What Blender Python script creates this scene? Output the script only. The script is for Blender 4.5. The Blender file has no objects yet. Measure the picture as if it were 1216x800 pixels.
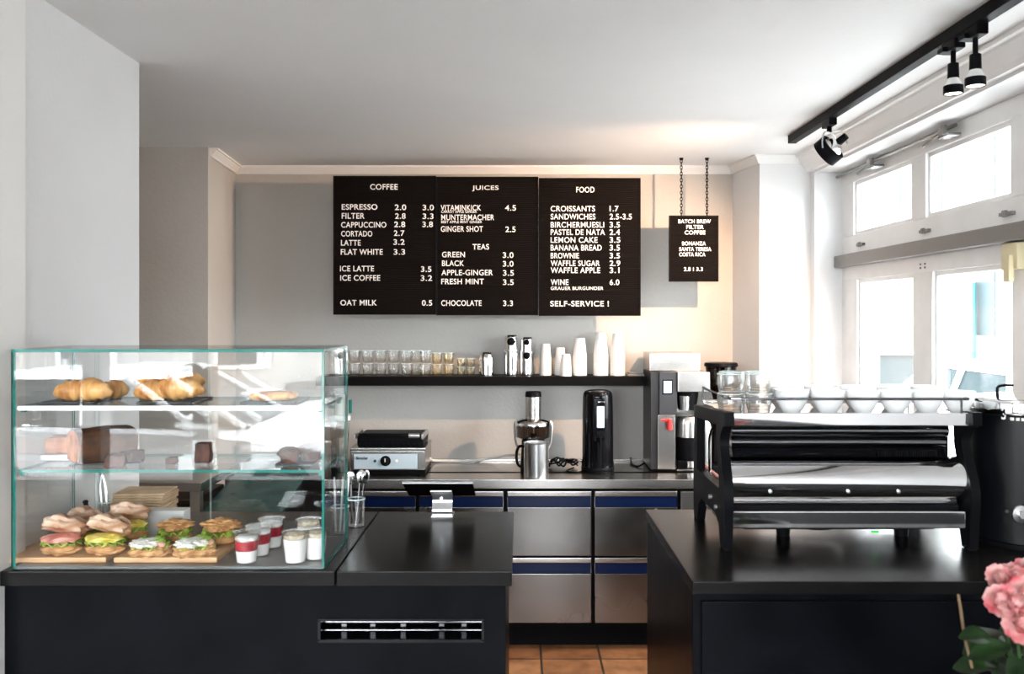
import bpy, bmesh, math, random
from mathutils import Vector, Matrix, Quaternion, noise
random.seed(7)
PI = math.pi
S = bpy.context.scene
C = S.collection

# ---------------------------------------------------------------- camera, sky, exposure
F, H, VX, VY = 1050.0, 1.65, 618.0, 375.0
cam_data = bpy.data.cameras.new('camera')
cam_data.sensor_width = 36.0
cam_data.lens = F / 1216 * 36
cam_data.shift_x = -(VX - 608) / 1216
cam_data.shift_y = -(400 - VY) / 1216
cam_data.dof.use_dof = True
cam_data.dof.focus_distance = 4.4
cam_data.dof.aperture_fstop = 7.0
cam_data.clip_start = 0.05
cam = bpy.data.objects.new('camera', cam_data)
C.objects.link(cam)
cam.location = (0, 0, H)
cam.rotation_euler = (PI / 2, 0, 0)
S.camera = cam

SKY = 16.0
wd = bpy.data.worlds.new('sky')
S.world = wd
wd.use_nodes = True
bg = wd.node_tree.nodes['Background']
bg.inputs['Color'].default_value = (0.90, 0.955, 1.0, 1)
bg.inputs['Strength'].default_value = SKY

S.view_settings.view_transform = 'Standard'
S.view_settings.look = 'None'
S.view_settings.gamma = 1.0
S.view_settings.use_curve_mapping = False
S.view_settings.exposure = 0.80
S.cycles.use_denoising = True
S.cycles.max_bounces = 12
S.cycles.diffuse_bounces = 6
S.cycles.glossy_bounces = 6
S.cycles.transmission_bounces = 8
S.cycles.transparent_max_bounces = 40
S.cycles.caustics_reflective = False
S.cycles.caustics_refractive = False
S.cycles.sample_clamp_indirect = 12.0

SPOT_W = 95.0      # wide warm halogen on the track (real lamp)
BULB_W = 4.0


def portal(x, y, z, sx, sy, rot):
    l = bpy.data.lights.new('daylight_portal', 'AREA')
    l.shape = 'RECTANGLE'
    l.size, l.size_y = sx, sy
    l.cycles.is_portal = True
    o = bpy.data.objects.new('daylight_portal', l)
    C.objects.link(o)
    o.location = (x, y, z)
    o.rotation_euler = rot


portal(1.62, 3.32, 1.62, 1.5, 2.36, (0, PI / 2, 0))   # right window, faces -X
for xa, xb in ((-4.7, -3.29), (-3.15, -2.46), (-2.32, -0.65), (-0.45, 1.4)):
    portal((xa + xb) / 2, -2.42, 1.38, xb - xa, 1.95, (PI / 2, 0, 0))  # shop front, faces +Y


def X(px, Z): return (px - VX) * Z / F
def ZZ(py, Z): return H - (py - VY) * Z / F


# ---------------------------------------------------------------- materials
def mat(name, col=(0.8, 0.8, 0.8), rough=0.5, metal=0.0, **kw):
    m = bpy.data.materials.new(name)
    m.use_nodes = True
    b = m.node_tree.nodes['Principled BSDF']
    b.inputs['Base Color'].default_value = (*col, 1)
    b.inputs['Roughness'].default_value = rough
    b.inputs['Metallic'].default_value = metal
    for k, v in kw.items():
        b.inputs[k.replace('_', ' ')].default_value = v
    return m


def spec(v, *ns):
    for n in ns: M[n].node_tree.nodes['Principled BSDF'].inputs['Specular IOR Level'].default_value = v


def noise_col(m, c1, c2, scale=20, detail=4, lo=0.35, hi=0.65, bump=0.0, stretch=None, rough=None, bscale=None):
    nt = m.node_tree
    b = nt.nodes['Principled BSDF']
    tc = nt.nodes.new('ShaderNodeTexCoord')
    mp = nt.nodes.new('ShaderNodeMapping')
    if stretch: mp.inputs['Scale'].default_value = stretch
    nt.links.new(tc.outputs['Object'], mp.inputs['Vector'])
    n = nt.nodes.new('ShaderNodeTexNoise')
    n.inputs['Scale'].default_value = scale
    n.inputs['Detail'].default_value = detail
    nt.links.new(mp.outputs[0], n.inputs['Vector'])
    r = nt.nodes.new('ShaderNodeValToRGB')
    r.color_ramp.elements[0].position = lo
    r.color_ramp.elements[1].position = hi
    r.color_ramp.elements[0].color = (*c1, 1)
    r.color_ramp.elements[1].color = (*c2, 1)
    nt.links.new(n.outputs['Fac'], r.inputs['Fac'])
    nt.links.new(r.outputs['Color'], b.inputs['Base Color'])
    if rough:
        mr = nt.nodes.new('ShaderNodeMapRange')
        mr.inputs['To Min'].default_value, mr.inputs['To Max'].default_value = rough
        mr.inputs['From Min'].default_value, mr.inputs['From Max'].default_value = 0.3, 0.7
        nt.links.new(n.outputs['Fac'], mr.inputs['Value'])
        nt.links.new(mr.outputs[0], b.inputs['Roughness'])
    if bump:
        bp = nt.nodes.new('ShaderNodeBump')
        bp.inputs['Strength'].default_value = bump
        bp.inputs['Distance'].default_value = 0.01
        src = n
        if bscale:
            src = nt.nodes.new('ShaderNodeTexNoise')
            src.inputs['Scale'].default_value = bscale
            nt.links.new(mp.outputs[0], src.inputs['Vector'])
        nt.links.new(src.outputs['Fac'], bp.inputs['Height'])
        nt.links.new(bp.outputs[0], b.inputs['Normal'])
    return m


def glass(name, tint=(0.96, 0.985, 0.975), rough=0.0, ior=1.5, extra=0.0, power=3.0):
    """clear pane: mirror share by Fresnel over straight transparency"""
    m = bpy.data.materials.new(name)
    m.use_nodes = True
    nt = m.node_tree
    nt.nodes.remove(nt.nodes['Principled BSDF'])
    out = nt.nodes['Material Output']
    fr = nt.nodes.new('ShaderNodeFresnel')
    # same mirror share on both sides of a thin wall (no total reflection inside the pane)
    ge = nt.nodes.new('ShaderNodeNewGeometry')
    mi_ = nt.nodes.new('ShaderNodeMath'); mi_.operation = 'MULTIPLY_ADD'
    nt.links.new(ge.outputs['Backfacing'], mi_.inputs[0]); mi_.inputs[1].default_value = 1 / ior - ior; mi_.inputs[2].default_value = ior
    nt.links.new(mi_.outputs[0], fr.inputs['IOR'])
    tr = nt.nodes.new('ShaderNodeBsdfTransparent')
    tr.inputs['Color'].default_value = (*tint, 1)
    gl = nt.nodes.new('ShaderNodeBsdfGlossy')
    gl.inputs['Roughness'].default_value = rough
    mx = nt.nodes.new('ShaderNodeMixShader')
    fac = fr.outputs[0]
    if extra:
        lw = nt.nodes.new('ShaderNodeLayerWeight')
        lw.inputs['Blend'].default_value = 0.35
        pw = nt.nodes.new('ShaderNodeMath'); pw.operation = 'POWER'
        nt.links.new(lw.outputs['Facing'], pw.inputs[0]); pw.inputs[1].default_value = power
        ml = nt.nodes.new('ShaderNodeMath'); ml.operation = 'MULTIPLY_ADD'
        nt.links.new(pw.outputs[0], ml.inputs[0]); ml.inputs[1].default_value = extra
        nt.links.new(fr.outputs[0], ml.inputs[2]); ml.use_clamp = True
        fac = ml.outputs[0]
    nt.links.new(fac, mx.inputs[0])
    nt.links.new(tr.outputs[0], mx.inputs[1])
    nt.links.new(gl.outputs[0], mx.inputs[2])
    nt.links.new(mx.outputs[0], out.inputs['Surface'])
    return m


def emit(name, col, s):
    return mat(name, col, 0.4, 0, Emission_Color=(*col, 1), Emission_Strength=s)


M = {}
M['wall'] = noise_col(mat('wall_paint', rough=0.75), (0.455, 0.43, 0.40), (0.50, 0.475, 0.445), 2.0, 5, 0.3, 0.7, 0.12, bscale=60)
M['wall_white'] = noise_col(mat('white_wall_paint', rough=0.7), (0.72, 0.715, 0.715), (0.76, 0.755, 0.755), 2.0, 5, 0.3, 0.7, 0.08, bscale=60)
M['ceil'] = noise_col(mat('ceiling_paint', rough=0.8), (0.80, 0.79, 0.785), (0.84, 0.835, 0.83), 1.5, 4, 0.3, 0.7, 0.08, bscale=45)
M['plaster'] = mat('plaster_moulding', (0.84, 0.82, 0.80), 0.55)
M['winpaint'] = noise_col(mat('window_paint', rough=0.35), (0.80, 0.795, 0.78), (0.85, 0.845, 0.83), 8, 3)
M['greybar'] = mat('grey_painted_metal', (0.22, 0.21, 0.205), 0.45, 0.3)
M['blk'] = noise_col(mat('black_laminate', rough=0.35), (0.002, 0.0023, 0.003), (0.004, 0.0045, 0.006), 6, 5, rough=(0.28, 0.32))
M['blk'].node_tree.nodes['Principled BSDF'].inputs['Specular IOR Level'].default_value = 0.05
M['blktop'] = noise_col(mat('black_countertop', rough=0.3), (0.0045, 0.004, 0.004), (0.008, 0.0073, 0.007), 5, 5, rough=(0.22, 0.25))
M['blktop'].node_tree.nodes['Principled BSDF'].inputs['Specular IOR Level'].default_value = 0.14
M['blkp'] = mat('black_plastic', (0.004, 0.004, 0.005), 0.38)
M['blkg'] = mat('gloss_black', (0.003, 0.003, 0.004), 0.12)
M['blkm'] = mat('matte_black_metal', (0.004, 0.004, 0.005), 0.42)
M['shelfb'] = mat('black_shelf_board', (0.004, 0.0035, 0.0035), 0.5)
M['dark'] = mat('dark_recess', (0.006, 0.006, 0.007), 0.7)
M['steel'] = mat('brushed_steel', (0.50, 0.48, 0.46), 0.27, 1.0)
M['steelv'] = noise_col(mat('dented_steel', rough=0.3, metal=1.0), (0.20, 0.19, 0.182), (0.245, 0.233, 0.222), 3, 3, rough=(0.2, 0.3), bump=0.25, bscale=4)
M['chrome'] = mat('chrome', (0.80, 0.80, 0.80), 0.07, 1.0)
M['chromed'] = mat('dark_chrome', (0.16, 0.16, 0.17), 0.09, 1.0)
M['alu'] = mat('silver_aluminium', (0.62, 0.62, 0.62), 0.28, 1.0)
M['dullmetal'] = mat('dull_grey_metal', (0.30, 0.30, 0.295), 0.35, 1.0)
M['film'] = mat('blue_film', (0.002, 0.007, 0.032), 0.25, Specular_IOR_Level=0.25)
M['white'] = mat('white_plastic', (0.82, 0.82, 0.81), 0.4)
M['ceramic'] = mat('white_porcelain', (0.88, 0.88, 0.87), 0.15)
M['paper'] = mat('white_paper', (0.85, 0.825, 0.79), 0.7)
M['kraft'] = noise_col(mat('kraft_paper', rough=0.8), (0.46, 0.31, 0.18), (0.62, 0.45, 0.29), 18, 3)
M['glass'] = glass('clear_pane_glass', (0.992, 0.998, 0.996))
M['gedge'] = mat('green_glass_edge', (0.012, 0.17, 0.14), 0.15, 0, Specular_IOR_Level=0.3)
M['gedgew'] = mat('pale_glass_edge', (0.62, 0.74, 0.72), 0.2)
M['tumbler'] = glass('tumbler_glass', (0.95, 0.95, 0.945), 0.10, 1.5, 0.9, 1.5)
M['amber'] = glass('amber_glass', (0.95, 0.91, 0.83), 0.10, 1.5, 0.9, 1.5)
M['smoke'] = glass('smoked_plastic', (0.30, 0.27, 0.25), 0.05, 1.5, 0.3)
M['winglass'] = glass('window_glass', (0.97, 0.985, 0.985))
M['tealglass'] = noise_col(mat('dark_teal_glass', rough=0.12, Specular_IOR_Level=0.25), (0.012, 0.055, 0.06), (0.03, 0.09, 0.09), 9, 6)
M['letters'] = mat('white_letters', (0.86, 0.84, 0.81), 0.5)
M['red'] = mat('red_plastic', (0.65, 0.02, 0.02), 0.35)
M['screen'] = emit('lit_screen', (0.30, 0.42, 0.56), 0.30)
M['bulb'] = emit('lit_bulb_face', (1.0, 0.95, 0.88), 6.0)
M['panelblue'] = mat('pale_blue_panel', (0.46, 0.56, 0.62), 0.35)
M['wood'] = noise_col(mat('light_wood', rough=0.5), (0.48, 0.25, 0.10), (0.66, 0.40, 0.19), 6, 4, stretch=(1, 9, 9))
M['crust'] = noise_col(mat('bread_crust', rough=0.65), (0.26, 0.10, 0.03), (0.62, 0.33, 0.13), 28, 4, bump=0.4)
M['roll'] = noise_col(mat('pale_roll_crust', rough=0.7), (0.40, 0.19, 0.09), (0.80, 0.60, 0.46), 22, 4, bump=0.4)
M['crumb'] = noise_col(mat('toasted_bread', rough=0.8), (0.36, 0.15, 0.05), (0.68, 0.40, 0.17), 45, 4, bump=0.5)
M['croissant'] = noise_col(mat('croissant_pastry', rough=0.4), (0.42, 0.15, 0.03), (0.80, 0.45, 0.16), 16, 4, bump=0.3, stretch=(3, 1, 1))
M['loaf'] = noise_col(mat('brown_loaf', rough=0.65), (0.028, 0.010, 0.004), (0.11, 0.042, 0.016), 24, 5, bump=0.5)
M['carrot'] = noise_col(mat('orange_cake', rough=0.7), (0.30, 0.08, 0.02), (0.62, 0.24, 0.10), 34, 5, bump=0.4)
M['brownie'] = noise_col(mat('brownie_crumb', rough=0.7), (0.035, 0.012, 0.008), (0.12, 0.045, 0.03), 40, 5, bump=0.5)
M['lettuce'] = noise_col(mat('lettuce', rough=0.45), (0.08, 0.22, 0.02), (0.42, 0.55, 0.08), 30, 4)
M['egg'] = noise_col(mat('yellow_filling', rough=0.5), (0.62, 0.50, 0.06), (0.82, 0.72, 0.22), 40, 3, bump=0.3)
M['ham'] = noise_col(mat('pink_ham', rough=0.4), (0.62, 0.20, 0.16), (0.82, 0.45, 0.38), 26, 3)
M['cheese'] = mat('white_cheese', (0.84, 0.82, 0.76), 0.5)
M['berry'] = noise_col(mat('red_berry_sauce', rough=0.2), (0.28, 0.008, 0.02), (0.50, 0.03, 0.05), 40, 3)
M['yog'] = mat('white_yogurt', (0.86, 0.83, 0.81), 0.4)
M['muesli'] = noise_col(mat('muesli', rough=0.7), (0.55, 0.42, 0.26), (0.80, 0.72, 0.58), 90, 3, bump=0.6)
M['petal'] = noise_col(mat('pink_petal', rough=0.5, Subsurface_Weight=0.1), (0.72, 0.13, 0.16), (0.86, 0.55, 0.52), 38, 3, 0.32, 0.58)
M['leaf'] = noise_col(mat('dark_leaf', rough=0.4), (0.006, 0.020, 0.006), (0.022, 0.060, 0.014), 30, 3)
M['leafstem'] = mat('green_stem', (0.03, 0.07, 0.02), 0.5)
M['petaldeep'] = mat('deep_pink_petal', (0.62, 0.03, 0.08), 0.5)
M['stem'] = mat('plant_stem', (0.16, 0.10, 0.05), 0.6)
M['pot'] = mat('dark_planter', (0.02, 0.02, 0.022), 0.5)
M['slate'] = mat('slate_tray', (0.03, 0.03, 0.034), 0.5)
M['car'] = mat('white_car_paint', (0.88, 0.885, 0.89), 0.18, 0, Coat_Weight=0.5)
M['carglass'] = mat('car_glass', (0.012, 0.020, 0.022), 0.05, 0, Specular_IOR_Level=0.03)
M['tyre'] = mat('tyre_rubber', (0.02, 0.02, 0.02), 0.7)
M['asphalt'] = noise_col(mat('pavement', rough=0.8), (0.30, 0.29, 0.28), (0.42, 0.41, 0.40), 5, 5)
M['facade'] = noise_col(mat('pale_facade', rough=0.8), (0.34, 0.335, 0.32), (0.40, 0.39, 0.375), 2, 4)
M['housepane'] = mat('house_window_glass', (0.045, 0.06, 0.065), 0.3, 0, Specular_IOR_Level=0.05)
M['pipe'] = mat('teal_downpipe', (0.05, 0.16, 0.18), 0.4)
M['cream'] = mat('cream_plastic', (0.62, 0.55, 0.36), 0.5)
M['cable'] = mat('white_cable', (0.88, 0.86, 0.82), 0.5)


spec(0.05, 'shelfb', 'blkp', 'blkm', 'dark')
spec(0.2, 'blkg')


def board_mat():
    m = mat('black_letter_board', (0.008, 0.0065, 0.006), 0.6, Specular_IOR_Level=0.0)
    nt = m.node_tree
    tc = nt.nodes.new('ShaderNodeTexCoord')
    w = nt.nodes.new('ShaderNodeTexWave')
    w.bands_direction = 'Z'
    w.inputs['Scale'].default_value = 32
    w.inputs['Distortion'].default_value = 0
    nt.links.new(tc.outputs['Object'], w.inputs['Vector'])
    bp = nt.nodes.new('ShaderNodeBump')
    bp.inputs['Strength'].default_value = 0.35
    bp.inputs['Distance'].default_value = 0.002
    nt.links.new(w.outputs['Fac'], bp.inputs['Height'])
    nt.links.new(bp.outputs[0], nt.nodes['Principled BSDF'].inputs['Normal'])
    return m


M['board'] = board_mat()


def tile_mat():
    m = mat('terracotta_tiles', rough=0.5)
    nt = m.node_tree
    b = nt.nodes['Principled BSDF']
    tc = nt.nodes.new('ShaderNodeTexCoord')
    mp = nt.nodes.new('ShaderNodeMapping')
    mp.inputs['Location'].default_value = (-0.10, 0.02, 0)
    br = nt.nodes.new('ShaderNodeTexBrick')
    br.offset = 0.0
    br.inputs['Scale'].default_value = 1.0
    br.inputs['Brick Width'].default_value = 0.285
    br.inputs['Row Height'].default_value = 0.285
    br.inputs['Mortar Size'].default_value = 0.006
    br.inputs['Color1'].default_value = (0.24, 0.105, 0.045, 1)
    br.inputs['Color2'].default_value = (0.36, 0.18, 0.085, 1)
    br.inputs['Mortar'].default_value = (0.05, 0.035, 0.025, 1)
    n = nt.nodes.new('ShaderNodeTexNoise')
    n.inputs['Scale'].default_value = 9
    n.inputs['Detail'].default_value = 8
    mx = nt.nodes.new('ShaderNodeMix')
    mx.data_type = 'RGBA'; mx.blend_type = 'MULTIPLY'
    mx.inputs[0].default_value = 0.8
    rp = nt.nodes.new('ShaderNodeValToRGB')
    rp.color_ramp.elements[0].position = 0.35; rp.color_ramp.elements[0].color = (0.35, 0.28, 0.22, 1)
    rp.color_ramp.elements[1].position = 0.62; rp.color_ramp.elements[1].color = (1, 1, 1, 1)
    nt.links.new(tc.outputs['Object'], mp.inputs[0])
    nt.links.new(mp.outputs[0], br.inputs['Vector'])
    nt.links.new(mp.outputs[0], n.inputs['Vector'])
    nt.links.new(n.outputs['Fac'], rp.inputs[0])
    nt.links.new(br.outputs['Color'], mx.inputs[6])
    nt.links.new(rp.outputs[0], mx.inputs[7])
    nt.links.new(mx.outputs[2], b.inputs['Base Color'])
    bp = nt.nodes.new('ShaderNodeBump'); bp.inputs['Strength'].default_value = 0.5; bp.inputs['Distance'].default_value = 0.004
    bp.invert = True
    nt.links.new(br.outputs['Fac'], bp.inputs['Height'])
    nt.links.new(bp.outputs[0], b.inputs['Normal'])
    return m


M['tile'] = tile_mat()


# ---------------------------------------------------------------- mesh helpers
def BM(): return bmesh.new()


def box(bm, x0, x1, y0, y1, z0, z1, bev=0.0, seg=2, mi=0):
    r = bmesh.ops.create_cube(bm, size=1.0)
    vs = r['verts']
    for v in vs:
        v.co = Vector(((x0 + x1) / 2 + v.co.x * (x1 - x0), (y0 + y1) / 2 + v.co.y * (y1 - y0), (z0 + z1) / 2 + v.co.z * (z1 - z0)))
    fs = {f for v in vs for f in v.link_faces}
    for f in fs: f.material_index = mi
    if bev:
        es = list({e for v in vs for e in v.link_edges})
        bmesh.ops.bevel(bm, geom=es, offset=bev, segments=seg, affect='EDGES', profile=0.5)
    return bm


def lathe(bm, prof, cx=0, cy=0, cz=0, seg=28, mat4=None, close=True):
    rings = []
    for r, z in prof:
        if r < 1e-6:
            p = Vector((0, 0, z))
            ring = [p]
        else:
            ring = [Vector((r * math.cos(2 * PI * k / seg), r * math.sin(2 * PI * k / seg), z)) for k in range(seg)]
        ring = [(mat4 @ p if mat4 else p) + Vector((cx, cy, cz)) for p in ring]
        rings.append([bm.verts.new(p) for p in ring])
    for a, b in zip(rings, rings[1:]):
        for k in range(seg):
            k2 = (k + 1) % seg
            try:
                if len(a) == 1 and len(b) == 1: continue
                if len(a) == 1: bm.faces.new((a[0], b[k], b[k2]))
                elif len(b) == 1: bm.faces.new((a[k], a[k2], b[0]))
                else: bm.faces.new((a[k], a[k2], b[k2], b[k]))
            except ValueError:
                pass
    if close:
        for ring, rev in ((rings[0], True), (rings[-1], False)):
            if len(ring) > 1:
                bm.faces.new(ring[::-1] if rev else ring)
    return bm


def cyl(bm, cx, cy, z0, z1, r0, r1=None, seg=28, bev=0.0):
    r1 = r0 if r1 is None else r1
    if bev:
        prof = [(0, z0), (r0 - bev, z0), (r0, z0 + bev), (r1, z1 - bev), (r1 - bev, z1), (0, z1)]
    else:
        prof = [(r0, z0), (r1, z1)]
    return lathe(bm, prof, cx, cy, 0, seg)


def axis_mat(d):
    d = Vector(d).normalized()
    return d.to_track_quat('Z', 'Y').to_matrix()


def rod(bm, p0, p1, r, seg=12, r1=None):
    p0, p1 = Vector(p0), Vector(p1)
    return lathe(bm, [(r, 0), (r if r1 is None else r1, (p1 - p0).length)], *p0, seg=seg, mat4=axis_mat(p1 - p0))


def tube(bm, pts, r, seg=8, radii=None, cap=True):
    pts = [Vector(p) for p in pts]
    rings = []
    prev = None
    for i, p in enumerate(pts):
        t = (pts[min(i + 1, len(pts) - 1)] - pts[max(i - 1, 0)]).normalized()
        if prev is None:
            n = t.orthogonal().normalized()
        else:
            n = (prev - t * prev.dot(t)).normalized()
        prev = n
        b = t.cross(n)
        rr = radii[i] if radii else r
        rings.append([bm.verts.new(p + n * rr * math.cos(2 * PI * k / seg) + b * rr * math.sin(2 * PI * k / seg)) for k in range(seg)])
    for a, b in zip(rings, rings[1:]):
        for k in range(seg):
            bm.faces.new((a[k], a[(k + 1) % seg], b[(k + 1) % seg], b[k]))
    if cap:
        bm.faces.new(rings[0][::-1]); bm.faces.new(rings[-1])
    return bm


def curve_pts(ctrl, n=8):
    """Catmull-Rom through the control points"""
    P = [Vector(c) for c in ctrl]
    P = [2 * P[0] - P[1]] + P + [2 * P[-1] - P[-2]]
    out = []
    for i in range(1, len(P) - 2):
        for k in range(n):
            t = k / n
            a, b, c, d = P[i - 1], P[i], P[i + 1], P[i + 2]
            out.append(0.5 * ((2 * b) + (c - a) * t + (2 * a - 5 * b + 4 * c - d) * t * t + (3 * b - a - 3 * c + d) * t ** 3))
    out.append(P[-2])
    return out


def prism(bm, poly, a0, a1, axis='x', bev=0.0):
    """extrude a 2D polygon: axis x -> poly is (y,z); y -> (x,z); z -> (x,y)"""
    def P(u, v, a):
        return {'x': (a, u, v), 'y': (u, a, v), 'z': (u, v, a)}[axis]
    A = [bm.verts.new(P(u, v, a0)) for u, v in poly]
    B = [bm.verts.new(P(u, v, a1)) for u, v in poly]
    n = len(poly)
    fs = [bm.faces.new(A[::-1]), bm.faces.new(B)]
    for k in range(n):
        fs.append(bm.faces.new((A[k], A[(k + 1) % n], B[(k + 1) % n], B[k])))
    if bev:
        es = list({e for f in fs for e in f.edges})
        bmesh.ops.bevel(bm, geom=es, offset=bev, segments=2, affect='EDGES', profile=0.5)
    return bm


def blob(bm, cx, cy, cz, rx, ry, rz, amp=0.1, fr=2.0, seed=0, sub=3, flat=None, power=1.0):
    r = bmesh.ops.create_icosphere(bm, subdivisions=sub, radius=1.0)
    for v in r['verts']:
        d = v.co.copy()
        k = 1 + amp * noise.noise(d * fr + Vector((seed * 3.1, seed * 1.7, seed)))
        if power != 1.0:
            d = Vector([math.copysign(abs(q) ** power, q) for q in d])
        q = Vector((d.x * rx * k, d.y * ry * k, d.z * rz * k))
        if flat is not None and q.z < -flat * rz: q.z = -flat * rz
        v.co = q + Vector((cx, cy, cz))
    return bm


def world_off(p):
    o = Vector((0, 0, 0))
    while p is not None:
        o += p.location
        p = p.parent
    return o


def soft_normals(me, ang):
    """area-weighted normals: wide flats stay flat, small bevels shade round"""
    ca = math.cos(math.radians(ang))
    around = [[] for _ in me.vertices]
    for p in me.polygons:
        for v in p.vertices: around[v].append((p.normal.copy(), p.area))
    out = [None] * len(me.loops)
    for p in me.polygons:
        n0 = p.normal.copy()
        for li_ in p.loop_indices:
            acc = Vector((0, 0, 0))
            for n, a in around[me.loops[li_].vertex_index]:
                if n.dot(n0) > ca: acc += n * a
            out[li_] = acc.normalized() if acc.length > 1e-12 else n0
    me.normals_split_custom_set(out)


def obj(name, bm, m, parent=None, smooth=True, ang=40, label=None):
    """link a bmesh (scene coordinates) as one mesh object"""
    off = world_off(parent)
    if off.length:
        bmesh.ops.translate(bm, verts=bm.verts, vec=-off)
    bmesh.ops.recalc_face_normals(bm, faces=bm.faces)
    me = bpy.data.meshes.new(name)
    bm.to_mesh(me)
    bm.free()
    for mm in (m if isinstance(m, (list, tuple)) else [m]):
        me.materials.append(M[mm] if isinstance(mm, str) else mm)
    if smooth:
        for p in me.polygons: p.use_smooth = True
        soft_normals(me, ang)
    o = bpy.data.objects.new(name, me)
    C.objects.link(o)
    if parent: o.parent = parent
    if label: o['label'] = label
    return o


def thing(name, label, cat, loc=(0, 0, 0), group=None):
    o = bpy.data.objects.new(name, None)
    o.empty_display_size = 0.05
    C.objects.link(o)
    o.location = loc
    o['label'] = label; o['category'] = cat
    if group: o['group'] = group
    return o


def tag(o, label, cat, group=None, kind=None):
    if label: o['label'] = label
    if cat: o['category'] = cat
    if group: o['group'] = group
    if kind: o['kind'] = kind
    return o


def struct(name, bm, m, smooth=False):
    o = obj(name, bm, m, None, smooth)
    o['kind'] = 'structure'
    return o


def copy_tree(o, parent=None):
    c = o.copy(); C.objects.link(c)
    c.parent = parent
    for ch in list(o.children): copy_tree(ch, c)
    return c


def place(o, loc, rot=(0, 0, 0), label=None, group=None, scale=None):
    o.location = loc; o.rotation_euler = rot
    if label: o['label'] = label
    if group: o['group'] = group
    if scale: o.scale = scale if isinstance(scale, (tuple, list)) else (scale,) * 3
    return o


class Maker:
    """first call moves the prototype, later calls copy it"""
    def __init__(self, proto): self.p, self.used = proto, False
    def __call__(self, loc, rot=(0, 0, 0), label=None, group=None, scale=None):
        o = self.p if not self.used else copy_tree(self.p)
        self.used = True
        return place(o, loc, rot, label, group, scale)


# ---------------------------------------------------------------- the room
YW, CE = 4.88, 2.473
b = BM(); box(b, -5.0, 1.9, 2.6, 5.0, -0.12, 0.0); struct('floor', b, 'tile')
b = BM(); box(b, -5.0, 1.9, -2.6, 2.6, -0.12, 0.0); struct('floor_front', b, noise_col(mat('dark_wood_floor', rough=0.4), (0.06, 0.045, 0.035), (0.12, 0.09, 0.07), 4, 5, stretch=(8, 1, 1)))
b = BM(); box(b, -5.1, 1.95, -2.7, 5.1, CE, CE + 0.15); struct('ceiling', b, 'ceil')
b = BM(); box(b, -1.6, 1.3, YW, 5.0, 0, CE); struct('wall_back', b, 'wall')
b = BM(); prism(b, [(-2.7, 4.31), (-1.523, 4.31), (-1.571, 4.88), (-1.571, 5.0), (-2.7, 5.0)], 0, CE, 'z'); struct('wall_niche', b, 'wall')
b = BM(); box(b, -2.7, -1.242, 2.04, 2.88, 0, CE); struct('wall_left', b, 'wall_white')
b = BM(); box(b, -1.242, -1.226, 2.04, 2.19, 0, CE); struct('trim_1', b, 'plaster')  # lighter paint here stands in for the extra light this face catches
b = BM(); box(b, -2.82, -2.7, 2.04, 5.0, 0, CE); struct('wall_niche_side', b, 'wall')
b = BM(); box(b, -5.1, -5.0, -2.6, 2.16, 0, CE); box(b, -5.0, -2.7, 2.04, 2.16, 0, CE); struct('wall_left_hall', b, 'wall_white')
# right wall with its window opening
OY0, OY1, OZ0, OZ1 = 2.14, 4.48, 0.86, 2.375
b = BM()
box(b, 1.49, 1.82, -2.6, OY0, 0, CE)
box(b, 1.49, 1.82, OY1, 5.0, 0, CE)
box(b, 1.49, 1.82, OY0, OY1, 0, OZ0)
box(b, 1.49, 1.82, OY0, OY1, OZ1, CE)
struct('wall_right', b, 'wall_white')
b = BM(); prism(b, [(1.171, 5.0), (1.171, 4.88), (1.228, 4.54), (1.49, 4.54), (1.49, 5.0)], 0, CE, 'z'); struct('wall_right_pier', b, 'wall_white')
b = BM(); box(b, 1.465, 1.49, -2.44, 1.98, 0, 1.02, .004); struct('unseen_dark_panel_right', b, 'dark')  # unseen dark panel, added so the espresso machine's chrome mirrors something dark
# shop front behind the viewpoint, open bays between posts
b = BM()
box(b, -5.0, 1.49, -2.6, -2.45, 0, 0.42); box(b, -5.0, 1.49, -2.6, -2.45, 2.36, CE)
for xa, xb in ((-5.0, -4.7), (-3.29, -3.15), (-2.46, -2.32), (-0.65, -0.45), (1.4, 1.49)): box(b, xa, xb, -2.6, -2.45, 0.42, 2.36)
struct('wall_front', b, mat('dark_stained_wood', (0.05, 0.035, 0.025), 0.5))
# cornices
def cornice(name, path, s=0.045):
    b = BM()
    prof = [(0, 0), (0, -s), (s * 0.25, -s), (s * 0.35, -s * 0.8), (s * 0.75, -s * 0.3), (s * 0.8, -s * 0.2), (s, -s * 0.2), (s, 0)]
    rings = []
    n = len(path)
    for i, p in enumerate(path):
        p = Vector((p[0], p[1]))
        ns = []
        for a, c in ((i - 1, i), (i, i + 1)):
            if 0 <= a and c < n:
                d = (Vector(path[c]) - Vector(path[a])).normalized()
                ns.append(Vector((d.y, -d.x)))
        if len(ns) == 2:
            m = (ns[0] + ns[1]).normalized(); m = m / max(0.3, m.dot(ns[0]))
        else: m = ns[0]
        rings.append([b.verts.new((p.x + m.x * u, p.y + m.y * u, CE + v)) for u, v in prof])
    for A, B in zip(rings, rings[1:]):
        for k in range(len(prof)):
            b.faces.new((A[k], A[(k + 1) % len(prof)], B[(k + 1) % len(prof)], B[k]))
    b.faces.new(rings[0]); b.faces.new(rings[-1][::-1])
    return struct(name, b, 'plaster')
cornice('trim_2', [(-1.523, 4.33), (-1.571, 4.88), (1.171, 4.88), (1.228, 4.54), (1.49, 4.54)], 0.042)
cornice('trim_3', [(1.49, 4.54), (1.49, -2.45)], 0.085)

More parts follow.
